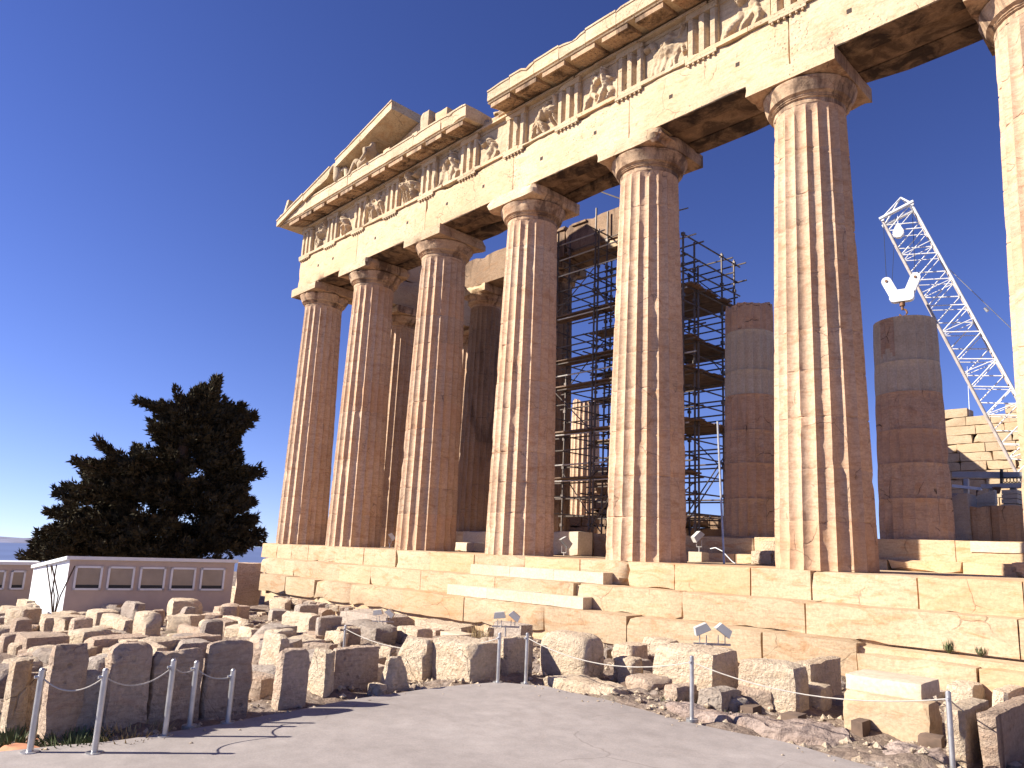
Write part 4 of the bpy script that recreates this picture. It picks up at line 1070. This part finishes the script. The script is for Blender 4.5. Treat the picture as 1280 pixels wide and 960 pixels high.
# loose rubble, too alike to tell apart
rb_ = [stone_mesh(.42, .34, .26, 900+i, .10, .35, 4, (S, G, B)[i % 3], 6) for i in range(9)]
rr = random.Random(77)
for i in range(110):
    u = rr.uniform(0, 1180); v = rr.uniform(772, 905)
    if u < 520: v = rr.uniform(764, 880)
    elif u < 780: v = rr.uniform(788, 842)
    else: v = rr.uniform(838, 890)
    p, t = gp(u, v)
    if pav_d(p.x, p.y) < .25 or p.y > -2.5: continue
    o = link('rubble_stone', rb_[i % 9], None, (p.x, p.y, gz(p.x, p.y)-.05), rr.uniform(0, 6.28)); s_ = rr.uniform(.45, 1.15) if u > 520 else rr.uniform(.6, 1.6); o.scale = (s_, s_*rr.uniform(.8, 1.2), s_*rr.uniform(.7, 1.1))
    tag(o, 'small loose marble fragment among the larger stones below the temple steps', 'stone', 'loose marble fragments')
for i in range(95):
    u = rr.uniform(0, 480); v = rr.uniform(766, 868) if u > 330 else rr.uniform(768, 850)
    p, t = gp(u, v)
    if pav_d(p.x, p.y) < .5 or p.y > -2.9: continue
    k = t/FPX; s_ = rr.uniform(14, 34)*k
    me = stone_mesh(s_*rr.uniform(.9, 1.6), s_*rr.uniform(.7, 1.3), s_*rr.uniform(.5, .9), 1300+i, .07, rr.choice((.1, .3, .6, .8)), rr.choice((1, 3, 5)), rr.choice((S, S, S, G, B)), 8)
    tag(link('stone_block', me, None, (p.x, p.y, gz(p.x, p.y)-.06), rr.gauss(0, .35)), 'weathered marble block lying in the crowded stone field left of the temple corner', 'stone', 'weathered blocks in the stone field')
for i, (u, v, lab) in enumerate([(22, 938, 'flat broken orange tile by the leftmost barrier post'), (58, 924, 'second broken orange tile between the two leftmost posts')]):
    p, t = gp(u, v); mb = MB(); mb.grid_box(-.14, .14, -.09, .09, -.05, .03, .05, .03, .01, i+2); tag(mb.build('broken_tile', M_TILE, None, p, .4+i), lab, 'tile')
# ragged footing under the left end of the bottom step
for i in range(16):
    x = 3.2+i*.42; o = link('rubble_stone', rb_[(i*5) % 9], None, (x, -2.35+rr.uniform(-.08, .05), -1.86), rr.uniform(0, 6)); o.scale = (.8, .6, .7)
    tag(o, 'small footing stone packed under the left end of the bottom temple step', 'stone', 'footing stones under the step')
# gravel and chips between the stones and along the edge of the path
mb = MB(); rg = random.Random(41); cnt = 0
while cnt < 3600:
    if cnt % 3: x, y = rg.uniform(17.5, 27), rg.uniform(-13, -2.6)
    else: x, y = rg.uniform(2, 22), rg.uniform(-11, -2.7)
    d = pav_d(x, y); inside_p = d == 0
    if inside_p:   # a little grit has spread over the border of the pavement
        e_ = min(seg_d(x, y, PAV[i_], PAV[i_+1]) for i_ in range(len(PAV)-1))
        if e_ > .5*rg.random()**3: continue
    r_ = rg.uniform(.008, .022) if inside_p else rg.uniform(.012, .055)*(1.5 if d > 4 else 1)
    z = PZ if inside_p else gz(x, y) + min(1, d/.35)*(noise.fractal(Vector((x, y, 0))*.9, 1.0, 2.0, 5)*.11 + abs(noise.noise(Vector((x, y, 0))*2.6+Vector((3, 7, 1))))*.13 - .03)
    a0 = rg.uniform(0, 6.3); vs = [(x+r_*rg.uniform(.6, 1.3)*cos(a0+q*pi/2.5), y+r_*rg.uniform(.6, 1.3)*sin(a0+q*pi/2.5), z+r_*rg.uniform(-.1, .35)) for q in range(5)] + [(x+r_*rg.uniform(-.3, .3), y+r_*rg.uniform(-.3, .3), z+r_*rg.uniform(.6, 1.0)), (x, y, z-r_)]
    mb.add(vs, [(q, (q+1) % 5, 5) for q in range(5)] + [((q+1) % 5, q, 6) for q in range(5)]); cnt += 1
gv = mb.build('gravel', M_STONE, smooth=False); gv['kind'] = 'stuff'; tag(gv, 'loose gravel and marble chips between the stones and along the path edge', 'gravel')
# timber chocks under the blocks
for i, (u, v, wpx, lab) in enumerate([(792, 864, 34, 'dark timber chock under the small propped rock'), (905, 884, 26, 'dark timber chock under the curved end of the long broken block'), (826, 870, 20, 'dark timber chock under the left end of the long broken block'), (935, 893, 20, 'grey timber chock under the left end of the very rough block'), (990, 904, 22, 'dark timber chock under the right end of the very rough block'), (1074, 912, 14, 'dark timber chock under the left end of the moulded block'), (1163, 932, 26, 'dark timber chock under the right end of the moulded block')]):
    p, t = gp(u, v); k = t/FPX; mb = MB(); mb.grid_box(-wpx*k*.45, wpx*k*.45, -.06, .16, -.12, .05, .06, .012, .008, i)
    tag(mb.build('timber_chock', M_TIMBER, None, (p.x, p.y, p.z+.04), R.uniform(-.2, .2)), lab, 'timber')

# ------------------------------------------------------------------ barrier posts and ropes
POSTS = {}
def post(key, u, v, vtop, label, z=None):
    p, t = gp(u, v); p.z = PZ if pav_d(p.x, p.y) < .15 else p.z
    q = at(u, vtop, t=t); h = q.z-p.z
    root = thing('barrier_post', label, 'post', p, 0, 'steel rope barrier posts')
    mb = MB(); mb.bar((0, 0, 0), (0, 0, h), .022, 14); mb.bar((0, 0, h), (0, 0, h+.012), .022, 14, .012); mb.build('pole', M_STEEL, root)
    mb = MB(); mb.bar((0, 0, -.02), (0, 0, .008), .06, 16); mb.build('base_plate', M_STEEL, root)
    mb = MB(); mb.bar((0, -.02, h-.05), (0, -.045, h-.05), .012, 8); mb.build('eyelet', M_STEEL, root)
    POSTS[key] = Vector((p.x, p.y, p.z+h-.05))
post('a', 622, 857, 792, 'steel barrier post, left one of the close pair at the path corner')
post('b', 657, 858, 792, 'steel barrier post, right one of the close pair at the path corner')
post('c', 865, 905, 821, 'steel barrier post in front of the long pale broken block')
post('d', 1192, 972, 866, 'steel barrier post in front of the narrow pale slab at lower right')
post('e', 36, 947, 838, 'leftmost leaning steel barrier post beside the path')
post('f', 117, 947, 838, 'steel barrier post second from the left beside the tall brown uprights')
post('g', 205, 926, 826, 'thin steel barrier post before the broad notched upright')
post('h', 236, 914, 828, 'thin steel barrier post between the two broad uprights')
post('i', 284, 909, 838, 'thin steel barrier post before the round shouldered upright')
post('j', 429, 822, 782, 'slim steel post among the stones left of the brown capped block')
post('k', 1238, 925, 888, 'short steel post at the lower right near the brown boxy block')
def rope(a, b, sag, label, r=.0055):
    a, b = POSTS[a] if isinstance(a, str) else Vector(a), POSTS[b] if isinstance(b, str) else Vector(b)
    pts = [a.lerp(b, i/14)-Vector((0, 0, sag*4*(i/14)*(1-i/14))) for i in range(15)]
    mb = MB(); mb.tube(pts, r, 6); tag(mb.build('rope', M_ROPE), label, 'rope', 'barrier ropes')
rope('b', 'c', .16, 'pale barrier rope slung from the close pair to the middle post')
rope('c', 'd', .14, 'pale barrier rope slung from the middle post to the lower right post')
rope('a', 'j', .22, 'pale barrier rope running left from the close pair of posts')
rope('d', 'k', .06, 'short pale rope from the lower right post to the short steel post')
rope('e', 'f', .10, 'pale barrier rope between the two leftmost posts')
rope('f', 'g', .10, 'pale barrier rope from the second post to the notched upright')
rope('g', 'h', .04, 'short pale rope between the two thin posts by the broad uprights')
rope('h', 'i', .05, 'pale barrier rope ending at the round shouldered upright')

# ------------------------------------------------------------------ floodlights
def lamp_head(mb_, M, w_=.42, d_=.30, h_=.20):
    n = [(-w_/2, 0), (-w_/2+.05, h_), (w_/2-.05, h_), (w_/2, 0)]
    mb_.prism(n, -d_/2, d_/2, M)
def floodlight(loc, heads, label, sc_=1.0, base=.35, foot=0.0):
    root = thing('floodlight', label, 'floodlight', loc, 0, 'floodlights')
    mb = MB(); mb.bar((0, 0, -foot), (0, 0, base*sc_), .025*sc_, 8)
    if len(heads) > 1: mb.box(-.48*sc_, .48*sc_, -.03*sc_, .03*sc_, base*sc_-.03, base*sc_)
    mb.build('stand', M_STEEL, root, rz=-YAW*0+.75)
    for (off, yaw, tilt) in heads:
        ro = Matrix.Translation((off*cos(.75)*sc_, off*sin(.75)*sc_, (base+.26)*sc_)) @ Matrix.Rotation(yaw, 4, 'Z') @ Matrix.Rotation(tilt, 4, 'Y') @ Matrix.Scale(sc_, 4)
        mb = MB(); lamp_head(mb, ro); hd = mb.build('lamp_head', M_LAMP, root, smooth=False)
        mb = MB(); mb.box(-.19, .19, -.13, .13, -.008, -.002, ro); mb.build('lamp_glass', M_GLASS, hd, smooth=False)
        mb = MB(); mb.bar((off*cos(.75)*sc_-.1*sc_, off*sin(.75)*sc_, base*sc_-.02), (off*cos(.75)*sc_-.1*sc_, off*sin(.75)*sc_, (base+.2)*sc_), .014*sc_, 6); mb.bar((off*cos(.75)*sc_+.1*sc_, off*sin(.75)*sc_, base*sc_-.02), (off*cos(.75)*sc_+.1*sc_, off*sin(.75)*sc_, (base+.2)*sc_), .014*sc_, 6); mb.bar((off*cos(.75)*sc_-.1*sc_, off*sin(.75)*sc_, base*sc_-.02), (off*cos(.75)*sc_+.1*sc_, off*sin(.75)*sc_, base*sc_-.02), .014*sc_, 6); mb.build('bracket', M_STEEL, root)
p = at(890, 812, t=11.3); floodlight(p, [(-.23, .75, -.42), (.25, .75, .62)], 'double headed grey floodlight tilted two ways before the bottom step', .56, .16, .5)
p = at(478, 785, t=18.5); floodlight(p, [(-.22, .75, -.15), (.24, .75, .7)], 'double headed floodlight on a stand near the left part of the steps', .55, .30, .3)
p = at(632, 786, t=14.5); floodlight(p, [(-.22, .75, -.1), (.25, .75, .65)], 'double headed floodlight lying low beside the slab pile', .55, .10, .3)
p = at(874, 702, y=2.6); p.z = 0; 
mb = MB(); mb.grid_box(-.2, .2, -.2, .2, 0, .26, .2, .01, 0, 1); tag(mb.build('lamp_plinth', M_NEW, None, p), 'small white plinth under the floodlight between two front columns', 'plinth')
floodlight(p+Vector((0, 0, .26)), [(0, 1.0, -.75)], 'single white floodlight on a small plinth between two front columns', .75, .20)
p = at(705, 690, y=2.2); p.z = 0; floodlight(p, [(0, 1.0, .8)], 'single floodlight on the temple floor right of the fourth column', .9, .12)
p = at(487, 684, y=.6); p.z = 0; floodlight(p, [(0, 1.0, .9)], 'small floodlight on the temple floor left of the third column', .7, .25)
p = at(888, 701, y=2.5); p.z = 0; mb = MB(); mb.tube([p+Vector((0, 0, .35)), p+Vector((.15, 0, .38)), p+Vector((.35, 0, .3)), p+Vector((.6, .05, .05)), p+Vector((.7, .05, 0))], .012, 6)
tag(mb.build('cable', M_WHITE), 'loose white cable beside the floodlight plinth', 'cable')

# ------------------------------------------------------------------ site cabins on the left
def cabin(u0, u1, t0, vroof, zbase, label, left_end, nwin, name='site_cabin'):
    a = at(u0, vroof, t=t0); b = at(u1, vroof+2, t=t0)
    ex = (b-a); ex.z = 0; W = ex.length; ex.normalize(); ey = Vector((-ex.y, ex.x, 0))
    if ey.dot(Vector((a.x-CAM.x, a.y-CAM.y, 0))) < 0: ey = -ey
    root = thing(name, label, 'cabin', (a.x, a.y, zbase)); H = a.z-zbase; D = 2.6; sk = 0.0
    Mx = Matrix((ex, ey, Vector((0, 0, 1)))).transposed().to_4x4()
    hb = H-.45 if left_end else H-.1
    if left_end:   # the end wall runs back to the left
        while pr(a+ex*sk+ey*D)[0] > 46 and sk > -4: sk -= .05
    mb = MB(); vs = [(0, 0, 0), (W, 0, 0), (W+sk, D, 0), (sk, D, 0), (0, 0, H-.05), (W, 0, H-.05), (W+sk, D, hb), (sk, D, hb)]
    mb.add([Mx @ Vector(q) for q in vs], [(0, 1, 5, 4), (1, 2, 6, 5), (2, 3, 7, 6), (4, 5, 6, 7)]); mb.build('wall', M_CABIN_SHADE, root, smooth=False)
    mb = MB(); mb.add([Mx @ Vector(q) for q in [(0, 0, 0), (0, 0, H-.05), (sk, D, hb), (sk, D, 0)]], [(0, 1, 2, 3)])
    mb.build('end_wall', M_WHITE, root, smooth=False)['label'] = 'white sunlit end wall'
    mb = MB(); vs = [(-.08, -.10, H-.05), (W+.1, -.10, H-.05), (W+sk+.1, D, hb-.0), (sk-.08, D, hb)]
    mb.add([Mx @ Vector(q) for q in vs]+[Mx @ (Vector(q)+Vector((0, 0, .10))) for q in vs], [(3, 2, 1, 0), (4, 5, 6, 7), (0, 1, 5, 4), (1, 2, 6, 5), (2, 3, 7, 6), (3, 0, 4, 7)]); mb.build('roof', M_WHITE, root, smooth=False)
    ww = (W-.3)/nwin
    for i in range(nwin):
        x0 = .18+i*ww; x1 = x0+ww-.14; z0, z1 = H*.52, H-.24
        fr = MB(); 
        for q in ((x0, x0+.06, z0, z1), (x1-.06, x1, z0, z1), (x0, x1, z0, z0+.06), (x0, x1, z1-.06, z1)): fr.box(q[0], q[1], -.05, .02, q[2], q[3], Mx)
        f_ = fr.build('window', M_WHITE, root, smooth=False)
        mb = MB(); mb.box(x0+.05, x1-.05, -.022, .01, z0+.05, z1-.05, Mx); mb.build('blind', M_BLIND, f_, smooth=False)
        mb = MB(); mb.box(x0+.05, x1-.05, -.03, -.024, z0+.06, z0+.16, Mx); mb.build('sill_clutter', M_BLACK, f_, smooth=False)
    return root
cabin(88, 294, 27.0, 697, -2.6, 'long site cabin with a front coloured as in shade, blinded windows and a white end wall under the dark tree', True, 5)
cabin(-70, 46, 31.5, 703, -2.8, 'second site cabin with walls coloured as in shade, cut off by the left edge of the view', False, 4)
# low brown wall right of the cabin
a = at(297, 703, t=30); b = at(330, 703, t=30); 
mb = MB(); ex = (b-a); ex.z = 0; W_ = ex.length; Mx = Matrix.Rotation(atan2(ex.y, ex.x), 4, 'Z'); mb.grid_box(0, W_, 0, .4, 0, 1.6, .4, .05, .02, 5)
tag(mb.build('low_wall', M_BROWN, None, (a.x, a.y, a.z-1.6), atan2(ex.y, ex.x)), 'low brown wall between the cabin and the temple corner', 'wall')
# broken twigs standing before the white cabin end
p, t = gp(66, 778); mb = MB()
for k in range(5): mb.tube([(0, 0, 0), (R.uniform(-.2, .2), R.uniform(-.2, .2), .7), (R.uniform(-.5, .5), R.uniform(-.3, .3), 1.5)], .018, 5)
tag(mb.build('bare_shrub', M_BARK, None, p), 'leafless twiggy shrub before the white cabin end wall', 'shrub')

# ------------------------------------------------------------------ the dark tree
def tree(base, right, height_of, lobes, label):
    # crown of sprays: reaching limbs (lobes) plus boughs inside the outline OUT
    root = thing('conifer_tree', label, 'tree', base)
    rr = random.Random(99); mb = MB()
    mb.tube([(0, 0, -1.5), (.1, 0, 2), (.25, .1, 5), (.4, .05, 8)], .26, 9)
    fv = []; ff = []; back = Vector((-right.y, right.x, 0))
    def leaf(p, d, L, W):
        d = d.normalized(); s = d.cross(Vector((rr.uniform(-1, 1), rr.uniform(-1, 1), rr.uniform(-1, 1)))).normalized()*W
        b = len(fv); fv.extend([p-s, p+s, p+d*L]); ff.append((b, b+1, b+2))
    def branch(p0, p1, n, spread):
        d = (p1-p0); L = d.length; dn = d.normalized(); r_ = spread
        bow = Vector((0, 0, -.10*L))
        for i in range(n):
            t = rr.random()**.75; q = p0.lerp(p1, t) + bow*4*t*(1-t)*.5
            rad = r_*(1-.72*t)*sqrt(rr.random())
            o = Vector((rr.gauss(0, 1), rr.gauss(0, 1), rr.gauss(0, .55))); o -= dn*o.dot(dn); o = o.normalized()*rad
            tuft = q+o; base_d = dn*.8+o.normalized()*.7+Vector((0, 0, .25))
            for k in range(3): leaf(tuft+Vector((rr.uniform(-.06, .06), rr.uniform(-.06, .06), rr.uniform(-.06, .06))), base_d+Vector((rr.uniform(-.6, .6), rr.uniform(-.6, .6), rr.uniform(-.5, .5))), rr.uniform(.14, .30), rr.uniform(.035, .075))
    for (ox, z0, ex, z1, cnt, spread, nn) in lobes:
        for _ in range(cnt):
            yb = rr.uniform(-1, 1)*abs(ex-.4)*.45; s0 = rr.uniform(.8, 1.08)
            p0 = right*ox + Vector((0, 0, z0)); p1 = right*(ox+(ex-ox)*s0) + back*(yb+rr.uniform(-.6, .6)) + Vector((0, 0, z0+(z1-z0)*s0+rr.uniform(-.25, .25)))
            branch(p0, p1, nn, spread)
            mb.tube([p0, p0.lerp(p1, .5)-Vector((0, 0, .05)), p1.lerp(p0, .1)], .03, 4)
    # body: boughs filling the crown's outline, layered in depth
    def inside(x, z):
        c = False; m = len(OUT)
        for a_ in range(m):
            (x1, z1), (x2, z2) = OUT[a_], OUT[(a_+1) % m]
            if (z1 > z) != (z2 > z) and x < (x2-x1)*(z-z1)/(z2-z1)+x1: c = not c
        return c
    got = 0
    while got < 640:
        x = rr.uniform(-6.6, 5.6); z = rr.uniform(.0, 12)
        if not inside(x, z): continue
        if noise.noise(Vector((x*.75, z*.9, 3.3))) < -.34: continue
        got += 1; ctr = .35 if z > 4.5 else -.5
        dp = rr.uniform(-1, 1)*max(.5, 3.6*(1-max(0, z-2)/9))
        q = right*x+back*dp+Vector((0, 0, z)); o_ = (right*(x-ctr)*.5+back*dp*.5+Vector((0, 0, .25))); L_ = rr.uniform(.7, 1.25)
        if o_.length < .3: o_ = right*rr.uniform(-1, 1)+Vector((0, 0, .3))
        o_ = o_.normalized()*L_; branch(q-o_*.8, q+o_*.2, 62, .42)
    mb.build('trunk', M_BARK, root)
    me = bpy.data.meshes.new('crown'); me.from_pydata([tuple(q) for q in fv], [], ff); me.materials.append(M_LEAF); link('crown', me, root)
    return root
tb = at(206, 697, t=42); rt = Vector((cos(YAW-.5), -sin(YAW-.5), 0)); tb.z = -2.9
def lz(v): return (697-v)*.0407 + 2.1
def lx(u): return (u-206)*.0365
LB = []
for (u0, v0, u1, v1, cnt, sp, nn) in [(232, 520, 246, 462, 5, .55, 200), (228, 540, 192, 492, 3, .5, 150), (220, 520, 148, 508, 3, .38, 190), (225, 540, 165, 528, 2, .35, 130), (235, 520, 293, 502, 4, .6, 190), (238, 550, 296, 522, 4, .7, 180), (240, 580, 293, 572, 3, .6, 150), (245, 610, 318, 585, 3, .5, 170), (248, 640, 312, 625, 4, .7, 190), (250, 670, 326, 672, 5, .8, 200), (245, 660, 318, 650, 4, .8, 180),
                                  (180, 600, 110, 572, 3, .5, 190), (180, 615, 86, 596, 4, .65, 190), (170, 630, 70, 622, 4, .7, 190), (170, 650, 72, 650, 4, .8, 190), (160, 670, 60, 690, 6, .7, 190), (170, 600, 150, 560, 3, .7, 150), (200, 560, 170, 545, 3, .7, 150), (160, 680, 80, 672, 4, .8, 190)]:
    LB.append((lx(u0), lz(v0), lx(u1), lz(v1), cnt, sp, nn))
OUT = [(lx(a), lz(b)) for a, b in [(52, 705), (66, 668), (74, 630), (92, 600), (118, 588), (150, 590), (165, 560), (178, 530), (176, 512), (205, 505), (218, 488), (234, 478), (246, 470), (252, 496), (276, 504), (288, 520), (284, 545), (288, 575), (300, 592), (302, 625), (312, 645), (318, 672), (300, 690), (296, 705)]]
tree(tb, rt, None, LB, 'large dark ragged conifer standing behind the long cabin on the left')

# ------------------------------------------------------------------ weeds and dry grass
def tuft(u, v, label, mat, n, h, spread, cat='grass', name='dry_grass_tuft', ref=None, zc=None):
    if ref is None: p, t = gp(u, v)
    else: p = at(u, v, y=ref)
    rr = random.Random(int(u*7+v)); vs = [(0, 0, -.06)]; fs = []
    for i in range(n):
        a = rr.uniform(0, 2*pi); r_ = spread*sqrt(rr.random()); b = Vector((r_*cos(a), r_*sin(a), 0)); hh = h*rr.uniform(.45, 1.1)
        tip = b*1.25+Vector((rr.uniform(-.3, .3)*hh, rr.uniform(-.3, .3)*hh, hh)); mid = b.lerp(tip, .45); s_ = Vector((cos(a+1.5), sin(a+1.5), 0))*(.004 if name[0] == 'd' else .007)
        k = len(vs); vs += [b-s_, b+s_, mid+s_, mid-s_, tip]; fs += [(0, k, k+1), (k, k+1, k+2, k+3), (k+3, k+2, k+4)]
    me = bpy.data.meshes.new(name); me.from_pydata([tuple(q) for q in vs], [], fs); me.materials.append(mat)
    tag(link(name, me, None, p), label, cat)
tuft(597, 800, 'tall dry straw coloured grass tuft beside the slab pile', M_DRY, 90, .38, .22)
tuft(690, 790, 'dry brushy weed below the lower half step', M_DRY, 90, .30, .40)
tuft(665, 790, 'thin dry weed by the small floodlight block', M_DRY, 50, .35, .2)
tuft(842, 877, 'low green weed clump on the rock beside the path', M_WEED, 80, .10, .35, 'weed', 'weed_clump')
tuft(905, 900, 'small green weed clump at the foot of the middle barrier post', M_WEED, 50, .09, .25, 'weed', 'weed_clump')
tuft(1120, 948, 'low green weed clump at the path edge by the right hand post', M_WEED, 60, .08, .25, 'weed', 'weed_clump')
tuft(15, 928, 'green weed clump at the lower left corner', M_WEED, 200, .09, .30, 'weed', 'weed_clump')
tuft(98, 930, 'dark green weed clump between the two leftmost posts', M_WEED, 200, .10, .26, 'weed', 'weed_clump')
tuft(165, 922, 'dry weed clump below the tall brown uprights', M_DRY, 150, .09, .35, 'weed', 'weed_clump')
tuft(118, 764, 'yellow weeds in front of the cabin', M_DRY, 80, .5, .6)
tuft(345, 745, 'yellow weeds at the corner of the temple steps', M_DRY, 160, .7, 1.0)
tuft(1186, 812, 'small green weed growing from the step joint', M_WEED, 40, .16, .08, 'weed', 'weed_clump', ref=-1.70)
tuft(1226, 816, 'second small green weed growing from the step joint farther right', M_WEED, 40, .12, .08, 'weed', 'weed_clump', ref=-1.70)
